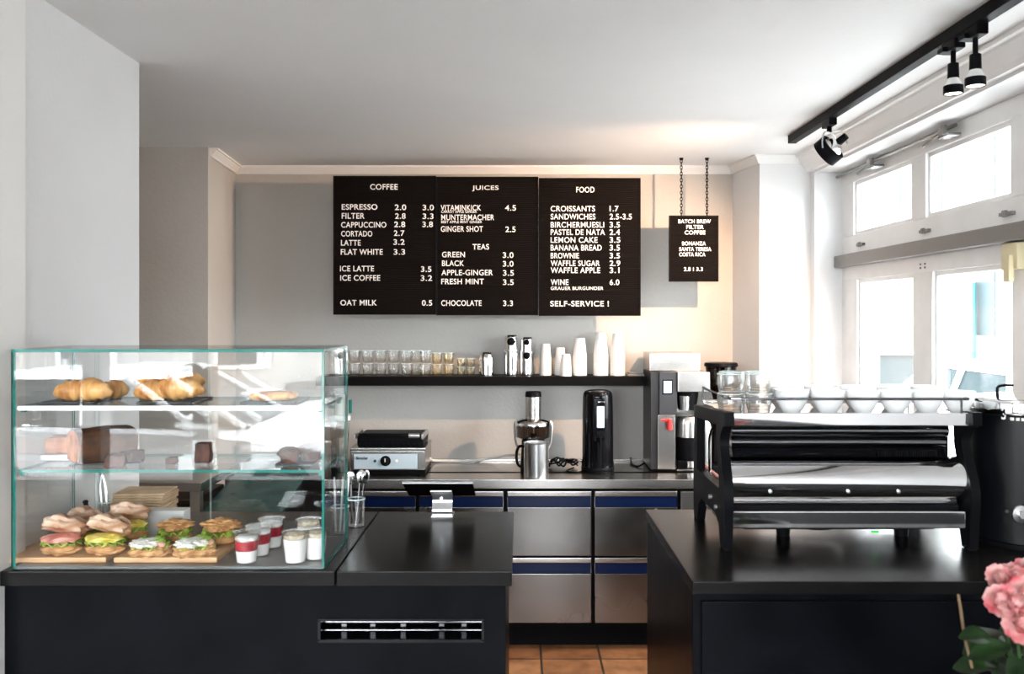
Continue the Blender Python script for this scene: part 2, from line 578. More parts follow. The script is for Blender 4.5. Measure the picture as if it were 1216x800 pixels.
# ---------------------------------------------------------------- right window
WX = 1.63
ug = [(4.33, 3.686), (3.557, 2.94), (2.80, 2.21)]
lg = [(4.285, 3.67), (3.50, 2.93), (2.79, 2.21)]
def grille(bm, panes, z0, z1, pz0, pz1, x0, x1):
    """a frame board with rectangular holes (panes run from far to near)"""
    ys = [OY1]
    box(bm, x0, x1, OY0, OY1, z0, pz0, 0.004); box(bm, x0, x1, OY0, OY1, pz1, z1, 0.004)
    cur = OY1
    for a, c in panes:
        box(bm, x0, x1, a, cur, pz0, pz1); cur = c
    box(bm, x0, x1, OY0, cur, pz0, pz1)
def sash(bm, a, c, z0, z1, x0, w=0.028):
    box(bm, x0, x0 + 0.03, c, a, z0, z0 + w, 0.004); box(bm, x0, x0 + 0.03, c, a, z1 - w, z1, 0.004)
    box(bm, x0, x0 + 0.03, a - w, a, z0 + w, z1 - w, 0.004); box(bm, x0, x0 + 0.03, c, c + w, z0 + w, z1 - w, 0.004)
w1 = bpy.data.objects.new('window_1', None); C.objects.link(w1); w1.location = (WX, 3.3, 2.18); w1['kind'] = 'structure'; w1['label'] = 'white upper row of the window, above the grey bar'
b = BM(); grille(b, ug, 1.955, OZ1, 2.045, 2.305, WX, WX + 0.06); obj('window_frame', b, 'winpaint', w1)
for a, c in ug:
    b = BM(); sash(b, a + 0.012, c - 0.012, 2.035, 2.315, WX + 0.012); s_ = obj('sash', b, 'winpaint', w1)
    b = BM(); box(b, WX + 0.03, WX + 0.036, c, a, 2.05, 2.30); obj('pane', b, 'winglass', s_, False)
for y in (4.22, 3.55, 2.95):
    b = BM(); box(b, WX - 0.014, WX + 0.002, y - 0.04, y + 0.04, 1.985, 1.997, 0.002); box(b, WX - 0.02, WX - 0.01, y - 0.012, y + 0.012, 1.98, 2.002, 0.002)
    obj('latch', b, 'greybar', w1)
w2 = bpy.data.objects.new('window_2', None); C.objects.link(w2); w2.location = (WX, 3.3, OZ0); w2['kind'] = 'structure'; w2['label'] = 'white lower casements of the window, below the grey bar'
b = BM(); grille(b, lg, OZ0, 1.90, 0.98, 1.826, WX, WX + 0.06); obj('window_frame', b, 'winpaint', w2)
for a, c in lg:
    b = BM(); sash(b, a + 0.012, c - 0.012, 0.97, 1.836, WX + 0.012); s_ = obj('sash', b, 'winpaint', w2)
    b = BM(); box(b, WX + 0.03, WX + 0.036, c, a, 0.99, 1.82); obj('pane', b, 'winglass', s_, False)
b = BM()
for y in (3.60, 3.56):
    for z in (1.86, 1.845): rod(b, (WX - 0.004, y, z), (WX + 0.004, y, z), 0.004, 8)
obj('screw', b, 'greybar', w2)
b = BM(); box(b, WX - 0.045, WX + 0.06, OY0, OY1 - 0.005, 1.893, 1.952, 0.006); struct('trim_4', b, 'greybar', True)
b = BM(); box(b, 1.40, WX + 0.05, OY0 - 0.02, OY1 + 0.02, OZ0 - 0.035, OZ0 + 0.004, 0.006); struct('trim_5', b, 'winpaint', True)
# opener rod over the upper window
t = thing('window_opener', 'metal opener rod with two scissor brackets above the upper window panes', 'window opener', (WX - 0.03, 3.4, 2.33))
b = BM(); rod(b, (WX - 0.03, 4.47, 2.352), (WX - 0.03, 3.25, 2.352), 0.007); obj('rod', b, 'dullmetal', t)
for y in (4.02, 3.33):
    b = BM()
    box(b, WX - 0.05, WX + 0.001, y - 0.06, y + 0.02, 2.318, 2.330, 0.003)
    box(b, WX - 0.05, WX - 0.03, y - 0.02, y + 0.02, 2.318, 2.366, 0.004)
    rod(b, (WX - 0.035, y + 0.0, 2.345), (WX - 0.02, y + 0.2, 2.327), 0.006, 8)
    obj('bracket', b, 'dullmetal', t)
o = BM(); box(o, WX - 0.035, WX, 2.84, 2.94, 1.80, 1.89, 0.008); box(o, WX - 0.05, WX - 0.03, 2.86, 2.90, 1.76, 1.85, 0.006)
tag(obj('strap_guide', o, 'cream'), 'cream plastic strap guide on the window post under the grey bar', 'shutter strap guide')

# ---------------------------------------------------------------- street outside
b = BM(); box(b, -40, 60, -40, 60, -0.4, -0.3); struct('road', b, 'asphalt')
def building(name, label, rects, wall, m):
    t = thing(name, label, 'building', (wall[0], wall[2], -0.4))
    b = BM(); box(b, *wall); obj('facade', b, 'facade', t, False)
    for r in rects:
        bb = BM(); box(bb, *r[0]); f = obj('window', bb, 'winpaint', t, False)
        bb = BM(); box(bb, *r[1]); obj('pane', bb, 'housepane', f, False)
    return t
rc = []
for k in range(8):
    y = 9.5 + k * 3.0
    for z in (1.1, 4.6):
        rc.append(((12.9, 13.0, y - 0.65, y + 0.65, z - 0.1, z + 2.1), (12.86, 12.91, y - 0.5, y + 0.5, z, z + 2.0)))
building('apartment_house', 'pale house front across the street outside the right window', rc, (13.0, 14.0, 2.0, 40.0, -0.4, 9.0), 'facade')
rc = []
for k in range(8):
    x = -19 + k * 3.2
    for z in (0.6,):
        rc.append(((x - 0.65, x + 0.65, -15.0, -14.9, z - 0.1, z + 1.3), (x - 0.5, x + 0.5, -14.91, -14.86, z, z + 1.2)))
building('apartment_house', 'low pale building across the street, mirrored in the display case glass', rc, (-24.0, 8.0, -16.0, -15.0, -0.4, 2.4), 'facade')
b = BM(); rod(b, (12.7, 24.9, -0.3), (12.7, 24.9, 2.6), 0.13, 14)
tag(obj('downpipe', b, 'pipe'), 'dark teal downpipe on the pale house front outside the window', 'pipe')


def make_car():
    """hatchback, nose towards +x, origin on the ground under its middle"""
    t = thing('car', 'white car', 'car')
    prof = [(-2.05, 0.30, 0.80), (-2.02, 0.80, 0.82), (-1.95, 0.98, 0.80), (-1.0, 0.98, 0.86), (0.2, 0.95, 0.88), (0.85, 0.90, 0.87), (1.6, 0.80, 0.80), (1.98, 0.66, 0.72), (2.06, 0.50, 0.70), (2.05, 0.24, 0.72)]
    b = BM()
    cols = []
    N = 10
    for x, zt, w in prof:
        col = []
        for k in range(N + 1):
            u = -1 + 2 * k / N
            yy = w * math.copysign(abs(u) ** 0.75, u) if u else 0
            col.append(b.verts.new((x, yy, zt - 0.10 * abs(u) ** 4)))
        cols.append((col, b.verts.new((x, -w, 0.22)), b.verts.new((x, w, 0.22))))
    for (A, a0, a1), (B, b0, b1) in zip(cols, cols[1:]):
        for k in range(N): b.faces.new((A[k], B[k], B[k + 1], A[k + 1]))
        b.faces.new((a0, b0, B[0], A[0])); b.faces.new((A[N], B[N], b1, a1)); b.faces.new((a0, a1, b1, b0))
    for (A, a0, a1) in (cols[0], cols[-1]): b.faces.new([a0] + A + [a1])
    obj('body', b, 'car', t)
    # glass house
    b = BM()
    def ring(z, xs, xe, w):
        return [(xs, -w * .85, z), (xs + .25, -w, z), (xe - .4, -w, z), (xe, -w * .8, z), (xe, w * .8, z), (xe - .4, w, z), (xs + .25, w, z), (xs, w * .85, z)]
    r0 = [b.verts.new(p) for p in ring(0.90, -1.9, 0.95, 0.80)]
    r1 = [b.verts.new(p) for p in ring(1.36, -1.55, 0.15, 0.64)]
    for k in range(8): b.faces.new((r0[k], r0[(k + 1) % 8], r1[(k + 1) % 8], r1[k]))
    b.faces.new(r1)
    obj('windows', b, 'carglass', t, True, 25)
    b = BM()
    r1 = [b.verts.new(p) for p in ring(1.345, -1.62, 0.24, 0.66)]
    r2 = [b.verts.new(p) for p in ring(1.42, -1.40, -0.05, 0.58)]
    for k in range(8): b.faces.new((r1[k], r1[(k + 1) % 8], r2[(k + 1) % 8], r2[k]))
    b.faces.new(r2); b.faces.new(r1[::-1])
    obj('roof', b, 'car', t)
    b = BM()
    for s in (-1, 1):
        for (xa, za, wa), (xb, zb, wb) in (((0.93, .90, .73), (0.16, 1.37, .57)), ((0.5, .90, .80), (-0.2, 1.37, .645)), ((-0.55, .92, .80), (-0.6, 1.37, .645)), ((-1.6, .93, .78), (-1.35, 1.37, .62))):
            rod(b, (xa, s * wa, za), (xb, s * wb, zb), 0.035, 8)
    obj('pillar', b, 'car', t)
    for s in (-1, 1):
        b = BM(); blob(b, 0.55, s * 0.98, 0.98, 0.09, 0.12, 0.08, 0, sub=2); rod(b, (0.55, s * 0.80, 0.93), (0.55, s * 0.92, 0.97), 0.02, 8); obj('wing_mirror', b, 'car', t)
        b = BM(); blob(b, 1.86, s * 0.55, 0.62, 0.12, 0.18, 0.08, 0, sub=2); obj('headlight', b, 'chrome', t)
        for x in (-1.3, 1.3):
            b = BM(); lathe(b, [(0, -.1), (.28, -.1), (.31, -.06), (.31, .06), (.28, .1), (.2, .1), (.18, .07), (0, .07)], x, s * 0.76, 0.31, 24, Matrix.Rotation(-s * PI / 2, 3, 'X')); w = obj('wheel', b, 'tyre', t)
            b = BM(); lathe(b, [(0, .075), (.17, .075), (.19, .105), (0, .10)], x, s * 0.76, 0.31, 20, Matrix.Rotation(-s * PI / 2, 3, 'X')); obj('hubcap', b, 'alu', w)
    b = BM(); box(b, 2.045, 2.075, -0.26, 0.26, 0.36, 0.46); obj('number_plate', b, 'white', t)
    return t
car = Maker(make_car())
car((5.0, 9.25, -0.30), (0, 0, PI / 2), 'white parked car seen through the right pane of the lower window', None, 1.06)
car((5.2, 13.7, -0.30), (0, 0, PI / 2), 'farther white parked car seen through the left pane of the lower window', None, 1.06)
car((-3.55, -4.9, -0.30), (0, 0, 0), 'white parked car mirrored in the left of the display case glass', None, 1.0)
car((0.80, -4.9, -0.30), (0, 0, 0.02), 'white parked car mirrored in the right of the display case glass', None, 1.0)

# ---------------------------------------------------------------- bar counters
CT = 1.05
t = thing('bar_counter', 'long black bar counter under the glass display case, slot in its front', 'counter', (-0.63, 2.4, 0))
SX0, SX1, SZ0, SZ1 = X(380, 2.1), X(573, 2.1), ZZ(760, 2.1), ZZ(736, 2.1)
b = BM()
LX0, LX1, LYF, LYB = -1.225, -0.035, 2.10, 2.70
box(b, LX0, SX0, LYF, LYB, 0, CT - 0.034); box(b, SX1, LX1, LYF, LYB, 0, CT - 0.034)
box(b, SX0, SX1, LYF, LYB, 0, SZ0); box(b, SX0, SX1, LYF, LYB, SZ1, CT - 0.034)
box(b, SX0, SX1, LYF + 0.18, LYB, SZ0, SZ1)
obj('body', b, 'blk', t)
b = BM(); box(b, LX0, -0.4365, 2.078, 2.715, CT - 0.036, CT, 0.003); box(b, -0.4325, -0.020, 2.078, 2.715, CT - 0.036, CT, 0.003)
obj('countertop', b, 'blktop', t)
b = BM()
bx = (SX0 - .004, SX1 + .004)
box(b, *bx, LYF - .005, LYF + .004, SZ1 - .002, SZ1 + .004); box(b, *bx, LYF - .005, LYF + .004, SZ0 - .004, SZ0 + .002)
box(b, bx[0], bx[0] + .006, LYF - .005, LYF + .004, SZ0, SZ1); box(b, bx[1] - .006, bx[1], LYF - .005, LYF + .004, SZ0, SZ1)
obj('slot_frame', b, 'blkg', t)
for x_ in (.13, .31, .50, .74, .88):
    b = BM(); box(b, SX0 + x_ * (SX1 - SX0) - .006, SX0 + x_ * (SX1 - SX0) + .006, LYF + .035, LYF + .045, SZ0, SZ1); obj('rack_post', b, 'chromed', t)
for z in (SZ0 + .014, SZ0 + .034):
    b = BM(); rod(b, (SX0, LYF + .03, z), (SX1, LYF + .03, z), 0.005); obj('rail', b, 'chromed', t)
b = BM(); box(b, LX0, LX1 + 0.003, 2.12, 2.7, 0.0, 0.09); obj('plinth', b, 'dark', t)

t = thing('bar_counter', 'black bar counter carrying the espresso machine, at the window', 'counter', (0.94, 2.37, 0))
b = BM(); box(b, 0.392, 1.485, 2.012, 2.735, 0.0, CT - 0.03, 0.003); obj('body', b, 'blk', t)
b = BM(); box(b, 0.389, 1.485, 1.998, 2.745, CT - 0.03, CT, 0.003); obj('countertop', b, 'blktop', t)
b = BM(); box(b, 0.41, 1.48, 1.996, 2.01, 0.10, CT - 0.045, 0.002); obj('front_panel', b, 'blk', t)

# ---------------------------------------------------------------- back counter with steel drawers
WT, CYF = 0.85, 4.33
t = thing('steel_counter', 'stainless steel back counter with cold drawers and blue film, against the back wall', 'counter', (0.1, 4.6, 0))
b = BM(); box(b, -0.94, 1.215, 4.325, 4.545, WT - 0.045, WT, 0.003); box(b, -0.94, 1.165, 4.50, 4.876, WT - 0.045, WT, 0.003); obj('worktop', b, 'steel', t)
b = BM(); box(b, -0.93, 1.16, 4.865, 4.879, WT, WT + 0.012, 0.002); obj('upstand', b, 'steel', t)
b = BM(); box(b, -0.93, 1.15, 4.36, 4.86, 0.12, WT - 0.046); obj('carcass', b, 'dark', t)
b = BM(); box(b, -0.90, 1.12, 4.44, 4.84, 0.0, 0.119); obj('plinth', b, 'dark', t)
cols = [(-0.925, -0.515), (-0.497, -0.083), (-0.064, 0.347), (0.364, 0.768)]
for xa, xb in cols:
    for zt, zb in ((ZZ(583, CYF), ZZ(660, CYF)), (ZZ(662, CYF), ZZ(739.5, CYF))):
        hz = zt - 0.079
        b = BM(); box(b, xa, xb, CYF, 4.362, zb, hz, 0.003); d = obj('drawer', b, 'steelv', t)
        b = BM(); box(b, xa, xb, CYF - 0.002, 4.362, zt - 0.026, zt, 0.004); box(b, xa, xb, 4.345, 4.362, hz, zt - 0.02); obj('handle', b, 'steel', d)
        b = BM(); box(b, xa + .002, xb - .002, CYF + 0.004, 4.36, hz + 0.0005, zt - 0.027); obj('film_strip', b, 'film', d, label='blue protective film')
b = BM()
for x in (-0.506, -0.0735, 0.3555, 0.777): box(b, x - 0.006, x + 0.006, 4.345, 4.362, 0.14, WT - 0.05)
obj('divider', b, 'blkm', t)
b = BM(); box(b, 0.786, 1.15, CYF, 4.362, 0.14, WT - 0.06, 0.003); obj('end_panel', b, 'steel', t)

# things behind the display case, in the niche
t = thing('prep_table', 'small steel prep table in the niche behind the display case', 'table', (-1.6, 3.75, 0))
b = BM(); box(b, -1.95, -1.27, 3.52, 4.0, 0.95, 0.985, 0.003); obj('tabletop', b, 'steel', t)
for x, y in ((-1.92, 3.55), (-1.30, 3.55), (-1.92, 3.97), (-1.30, 3.97)):
    b = BM(); box(b, x - .02, x + .02, y - .02, y + .02, 0, 0.95, .002); obj('leg', b, 'alu', t)
b = BM(); box(b, -1.92, -1.30, 3.55, 3.97, 0.25, 0.28, 0.003); obj('lower_shelf', b, 'steel', t)
t = thing('storage_box', 'black storage box on the lower shelf of the prep table behind the case', 'box', (-1.6, 3.78, 0.28))
b = BM(); box(b, -1.89, -1.33, 3.60, 3.95, 0.281, 0.86, .006); obj('body', b, 'blk', t)
b = BM(); box(b, -1.90, -1.325, 3.59, 3.96, 0.86, 0.90, .006); obj('lid', b, 'blkp', t)
t = thing('low_cabinet', 'black low cabinet with dark glass lid behind the display case', 'cabinet', (-1.0, 3.75, 0))
b = BM(); box(b, -1.255, -0.82, 3.45, 4.1, 0.02, 0.83, 0.004); obj('body', b, 'blk', t)
b = BM(); prism(b, [(3.36, 0.845), (4.08, 0.985), (4.08, 0.997), (3.36, 0.857)], -1.25, -0.94, 'x'); obj('glass_lid', b, 'tealglass', t, False)
b = BM(); box(b, -1.25, -0.82, 4.06, 4.1, 0.83, 0.98); obj('lid_hinge', b, 'blkm', t)
b = BM(); box(b, -1.235, -0.83, 3.442, 3.452, 0.06, 0.82, 0.003); f_ = obj('door', b, 'blk', t)
b = BM(); rod(b, (-0.90, 3.43, 0.75), (-0.90, 3.43, 0.55), 0.006); obj('handle', b, 'alu', f_)

# ---------------------------------------------------------------- wall shelf
SH = 1.33
SX_0, SX_1 = X(375, 4.66), X(768, 4.66)
t = thing('wall_shelf', 'long black wall shelf under the menu boards', 'shelf', ((SX_0 + SX_1) / 2, 4.77, SH))
b = BM(); box(b, SX_0, SX_1, 4.66, 4.879, SH - 0.048, SH, 0.002); obj('board', b, 'shelfb', t)

# ---------------------------------------------------------------- letter boards
def text_into(bm, s, x0, x1, zc, h, y, wmax=None):
    cu = bpy.data.curves.new('t', 'FONT')
    cu.body = s; cu.size = 1.0; cu.extrude = 0.0; cu.offset = 0.012
    cu.space_character = 1.08
    ob = bpy.data.objects.new('t', cu); C.objects.link(ob)
    me = bpy.data.meshes.new_from_object(ob.evaluated_get(bpy.context.evaluated_depsgraph_get()))
    bpy.data.objects.remove(ob); bpy.data.curves.remove(cu)
    xs = [v.co.x for v in me.vertices]; ys = [v.co.y for v in me.vertices]
    mx, Mx, my, My = min(xs), max(xs), min(ys), max(ys)
    vs = []
    for v in me.vertices:
        vs.append(bm.verts.new((x0 + (v.co.x - mx) / (Mx - mx) * (x1 - x0), y, zc + ((v.co.y - my) / (My - my) - 0.5) * h)))
    fr = []
    for p in me.polygons:
        try: fr.append(bm.faces.new([vs[i] for i in p.vertices]))
        except ValueError: pass
    r = bmesh.ops.extrude_face_region(bm, geom=fr)
    bmesh.ops.translate(bm, verts=[g for g in r['geom'] if isinstance(g, bmesh.types.BMVert)], vec=(0, -0.003, 0))
    bpy.data.meshes.remove(me)

YB = 4.54
def letter_board(name, label, cat, x0, x1, y0, y1, lines, yb, hx=6.7, tilt=0.0, brackets=True, group=None):
    Xa, Xb, z0, z1 = X(x0, yb), X(x1, yb), ZZ(y1, yb), ZZ(y0, yb)
    t = thing(name, label, cat, ((Xa + Xb) / 2, yb, z0), group)
    b = BM(); box(b, Xa, Xb, yb, yb + 0.02, z0, z1, 0.0015); obj('panel', b, 'board', t)
    e = 0.004
    b = BM()
    box(b, Xa - .001, Xa + e, yb - .003, yb + .021, z0, z1); box(b, Xb - e, Xb + .001, yb - .003, yb + .021, z0, z1)
    box(b, Xa, Xb, yb - .003, yb + .021, z0 - .001, z0 + e); box(b, Xa, Xb, yb - .003, yb + .021, z1 - e, z1 + .001)
    obj('border', b, 'blkm', t)
    b = BM()
    for l in lines:
        s, a, c, yc = l[:4]; h = l[4] if len(l) > 4 else hx
        text_into(b, s, X(a, yb), X(c, yb), ZZ(yc, yb), h * yb / F, yb + 0.0005)
    bm_o = obj('lettering', b, 'letters', t, False, label='white letters and prices')
    if brackets:
        for xx in (Xa + 0.1, Xb - 0.1):
            for zz in (z0 + 0.12, z1 - 0.12):
                b = BM(); rod(b, (xx, yb + 0.018, zz), (xx, YW, zz), 0.008, 10); lathe(b, [(.022, -.006), (.022, 0)], xx, YW, zz, 14, Matrix.Rotation(-PI / 2, 3, 'X'))
                obj('bracket', b, 'blkm', t)
    return t
def L(ox, s=4.4445, oy=200):
    return lambda txt, a, c, y, h=None: (txt, ox + a / s, ox + c / s, oy + y / s) + ((h,) if h else ())
A, R = L(380), L(570)
b1 = [A('COFFEE', 265, 410, 97), A('ESPRESSO', 115, 303, 203), A('2.0', 395, 455, 205), A('3.0', 542, 601, 206),
      A('FILTER', 115, 235, 250), A('2.8', 397, 452, 251), A('3.3', 542, 599, 252), A('CAPPUCCINO', 112, 350, 297), A('2.8', 392, 450, 295), A('3.8', 541, 596, 295),
      A('CORTADO', 112, 276, 344), A('2.7', 390, 446, 341), A('LATTE', 111, 215, 392), A('3.2', 388, 447, 388), A('FLAT WHITE', 110, 331, 440), A('3.3', 389, 449, 440),
      A('ICE LATTE', 106, 285, 528), A('3.5', 533, 588, 531), A('ICE COFFEE', 107, 318, 577), A('3.2', 532, 592, 578), A('OAT MILK', 108, 300, 708), A('0.5', 538, 592, 709)]
def AR(txt, a, c, y, h=None): return (txt, 380 + a / 4.4445, 570 + c / 4.4445, 200 + y / 4.4445) + ((h,) if h else ())
b2 = [AR('JUICES', 803, 98, 105), A('VITAMINKICK', 637, 850, 207), R('4.5', 132, 190, 208), A('CARROT APPLE GINGER', 640, 828, 228, 3.0),
      AR('MUNTERMACHER', 640, 75, 258), A('BEET APPLE MINT GINGER', 640, 855, 282, 3.0), A('GINGER SHOT', 638, 860, 319), R('2.5', 134, 188, 321),
      AR('TEAS', 805, 48, 413), A('GREEN', 644, 765, 454), R('3.0', 120, 177, 457), A('BLACK', 644, 760, 500), R('3.0', 120, 177, 503),
      AR('APPLE-GINGER', 641, 68, 549), R('3.5', 121, 179, 551), A('FRESH MINT', 640, 865, 596), R('3.5', 121, 178, 600), A('CHOCOLATE', 640, 853, 710), R('3.3', 122, 174, 711)]
b3 = [R('FOOD', 508, 604, 112)]
for n_, c_, y_, p_, pc in (('CROISSANTS', 607, 212, '1.7', 731), ('SANDWICHES', 609, 254, '2.5-3.5', 801), ('BIRCHERMUESLI', 655, 297, '3.5', 738), ('PASTEL DE NATA', 659, 336, '2.4', 738),
                           ('LEMON CAKE', 620, 377, '3.5', 740), ('BANANA BREAD', 642, 418, '3.5', 738), ('BROWNIE', 522, 460, '3.5', 738), ('WAFFLE SUGAR', 632, 500, '2.9', 740),
                           ('WAFFLE APPLE', 634, 537, '3.1', 736), ('WINE', 467, 600, '6.0', 735)):
    b3 += [R(n_, 373, c_, y_), R(p_, 684, pc, y_)]
b3 += [R('GRAUER BURGUNDER', 373, 651, 632, 4.0), R('SELF-SERVICE !', 371, 680, 713)]
G = 'menu letter boards over the shelf'
letter_board('menu_board', 'black letter board listing COFFEE prices', 'menu board', 396, 517.6, 209, 373.3, b1, YB, group=G)
letter_board('menu_board', 'black letter board listing JUICES and TEAS', 'menu board', 518.4, 639, 210, 374, b2, YB, group=G)
letter_board('menu_board', 'black letter board listing FOOD and SELF-SERVICE', 'menu board', 640, 760.5, 211.5, 374.7, b3, YB, group=G)
Q = L(750, 4.0, 170)
bs = [Q('BATCH BREW', 222, 376, 371), Q('FILTER', 260, 342, 398), Q('COFFEE', 252, 350, 424), Q('BONANZA', 240, 352, 476), Q('SANTA TERESA', 226, 378, 503), Q('COSTA RICA', 226, 350, 528), Q('2.8 I 3.3', 248, 338, 598)]
YS = 4.60
t = letter_board('hanging_sign', 'small black sign hung on two chains, reading BATCH BREW FILTER COFFEE', 'sign', 795, 853, 256, 334, bs, YS, 4.6, brackets=False)
for cx_, dx in ((809.5, 0), (840, 0)):
    b = BM(); x = X(cx_, YS); z = ZZ(257, YS); k = 0
    while z < CE - 0.012:
        d = Vector((1, 0, 0)) if k % 2 else Vector((0, 1, 0))
        pts = [Vector((x, YS + 0.01, z + 0.009)) + d * 0.0055 * math.cos(a) + Vector((0, 0, 0.0115 * math.sin(a))) for a in [2 * PI * q / 10 for q in range(11)]]
        tube(b, pts, 0.0022, 5, cap=False)
        z += 0.0165; k += 1
    cyl(b, x, YS + 0.01, CE - 0.012, CE, 0.008, 0.012, 10)
    obj('chain', b, 'blkm', t)

# ---------------------------------------------------------------- track lights
TX = 1.24
t = thing('light_track', 'black ceiling light track running along the window wall', 'light track', (TX, 2.0, CE))
b = BM(); box(b, TX - 0.018, TX + 0.018, -1.5, 4.03, CE - 0.036, CE, 0.002); obj('rail', b, 'blkm', t)
b = BM(); box(b, TX - 0.019, TX + 0.019, 4.028, 4.036, CE - 0.037, CE, 0.001); obj('end_cap', b, 'blkp', t)
TZ = CE - 0.036
ly = 3.55
t = thing('track_spotlight', 'round black spotlight tilted to the wall, at the far end of the track', 'spotlight', (TX, ly, TZ))
b = BM(); box(b, TX - .016, TX + .016, ly - .045, ly + .045, TZ - .028, TZ, .003); cyl(b, TX, ly, TZ - .05, TZ - .028, .010); obj('adapter', b, 'blkm', t)
hc = Vector((TX, ly, 2.316))
aim = (Vector((-0.15, 4.88, 1.02)) - hc).normalized()
m3 = axis_mat(aim)
b = BM(); lathe(b, [(.050, -.022), (.058, -.020), (.058, .028), (.052, .028), (.050, .0)], *hc, seg=32, mat4=m3, close=False); hd = obj('head', b, 'blkm', t)
b = BM(); lathe(b, [(.050, .005), (.044, -.020), (.028, -.040), (.012, -.048), (0, -.048)], *hc, seg=28, mat4=m3, close=False); obj('reflector', b, 'chrome', hd)
b = BM(); lathe(b, [(0, -.085), (.014, -.085), (.016, -.045), (0, -.045)], *hc, seg=16, mat4=m3); obj('socket', b, 'blkp', hd)
side = aim.cross(Vector((0, 0, 1))).normalized()
top = Vector((TX, ly, TZ - .05))
for s in (-1, 1):
    b = BM(); tube(b, curve_pts([top, top + side * s * .045 + Vector((0, 0, -.008)), hc + side * s * .062 + Vector((0, 0, .03)), hc + side * s * .060], 6), .003, 8); obj('yoke', b, 'alu', t)
b = BM(); tube(b, curve_pts([top + Vector((.008, 0, 0)), top + Vector((.045, -.01, .0)), hc + Vector((.06, -.03, .02)), hc - aim * .08], 6), .0022, 6); obj('wire', b, 'alu', t)
li = bpy.data.lights.new('spot_lamp', 'SPOT'); li.energy = SPOT_W; li.color = (1.0, 0.64, 0.40); li.spot_size = math.radians(120); li.spot_blend = 0.7; li.shadow_soft_size = 0.012
lo = bpy.data.objects.new('spot_lamp', li); C.objects.link(lo); lo.parent = hd
lo.location = hc - aim * 0.012 - world_off(hd); lo.rotation_euler = aim.to_track_quat('-Z', 'Y').to_euler()
for ly, zb, lab in ((2.533, 2.285, 'farther black pendant bulb lamp hanging straight down from the track'), (2.41, 2.275, 'nearer black pendant bulb lamp hanging straight down from the track')):
    t = thing('track_bulb_lamp', lab, 'track lamp', (TX, ly, TZ), 'bulb lamps on the track')
    b = BM(); box(b, TX - .016, TX + .016, ly - .04, ly + .04, TZ - .03, TZ, .003); box(b, TX - .03, TX - .012, ly + .0, ly + .035, TZ - .03, TZ - .016, .002); obj('adapter', b, 'blkm', t)
    b = BM(); cyl(b, TX, ly, zb + .085, TZ - .03, .007); obj('stem', b, 'blkm', t)
    b = BM(); cyl(b, TX, ly, zb + .045, zb + .088, .016, .015, 20, .002); obj('socket', b, 'blkp', t)
    b = BM(); lathe(b, [(.014, .046), (.016, .040), (.020, .034), (.024, .024), (.026, .022)], TX, ly, zb, 20); bb_ = obj('bulb', b, 'white', t)
    b = BM(); lathe(b, [(.026, .024), (.027, .022), (.027, .001), (.024, 0), (.023, .004)], TX, ly, zb, 24, close=False); obj('bulb_ring', b, 'blkp', bb_)
    b = BM(); lathe(b, [(0, .002), (.0232, .003), (.0232, .006), (0, .006)], TX, ly, zb, 24); obj('bulb_face', b, 'bulb', bb_)
    li = bpy.data.lights.new('bulb_lamp', 'SPOT'); li.energy = BULB_W; li.color = (1.0, 0.76, 0.55); li.spot_size = math.radians(120); li.spot_blend = 0.8; li.shadow_soft_size = 0.02
    lo = bpy.data.objects.new('bulb_lamp', li); C.objects.link(lo); lo.parent = t; lo.location = Vector((TX, ly, zb - 0.006)) - t.location

# ---------------------------------------------------------------- espresso machine (its back towards the viewer)
EX0, EX1, EYF, EYB = 0.519, 1.172, 2.25, 2.65
t = thing('espresso_machine', 'chrome and black espresso machine on the right bar counter', 'espresso machine', (0.845, 2.45, CT))
xi0, xi1 = EX0 + 0.022, EX1 - 0.022
def P_(pts, name, m, parent, xa=xi0, xb=xi1, ang=35):
    b = BM(); prism(b, pts, xa, xb, 'x'); return obj(name, b, m, parent, True, ang)
# core
P_([(2.335, 1.135), (2.335, 1.35), (2.60, 1.37), (2.60, 1.20), (2.58, 1.135)], 'body', 'blkm', t, xi0 + .15, xi1 - .02)
# cup tray with front lip
b = BM(); box(b, xi0, xi1 + .015, 2.266, 2.62, 1.388, 1.3965, .002); box(b, xi0, xi1 + .015, 2.262, 2.272, 1.368, 1.402, .003); box(b, xi0, xi1 + .015, 2.612, 2.62, 1.368, 1.402, .003); obj('cup_tray', b, 'chrome', t)
b = BM()
rz = ZZ(473.5, 2.265)
tube(b, [(xi0, 2.62, rz), (xi0 - .006, 2.30, rz), (xi0 + .002, 2.268, rz), (xi0 + .03, 2.265, rz), (xi1 - .02, 2.265, rz), (xi1 - .002, 2.268, rz), (xi1, 2.30, rz), (xi1, 2.62, rz)], .0035, 8)
for x in (xi0 + .03, xi1 - .02): rod(b, (x, 2.265, 1.40), (x, 2.265, rz), .003, 8)
for x in (xi0, xi1): rod(b, (x, 2.62, 1.40), (x, 2.62, rz), .003, 8)
obj('cup_rail', b, 'chromed', t)
def arc(cy, cz, r, a0, a1, n=14): return [(cy + r * math.cos(math.radians(a0 + (a1 - a0) * k / n)), cz + r * math.sin(math.radians(a0 + (a1 - a0) * k / n))) for k in range(n + 1)]
P_(arc(2.325, 1.349, .017, 60, 300), 'upper_roll', 'chromed', t, xi0 + .012, xi1 - .03)
P_(arc(2.33, 1.318, .016, 60, 300), 'upper_roll', 'chromed', t, xi0 + .012, xi1 - .035)
P_([(2.34, 1.31), (2.318, 1.303), (2.300, 1.283), (2.34, 1.276)], 'vent_panel', 'blkg', t, xi0 + .012, xi1 - .04)
b = BM()
for k in range(26): box(b, 0.93 + k * .006, 0.9325 + k * .006, 2.298, 2.316, 1.285, 1.300)
obj('vent_slot', b, 'dark', t)
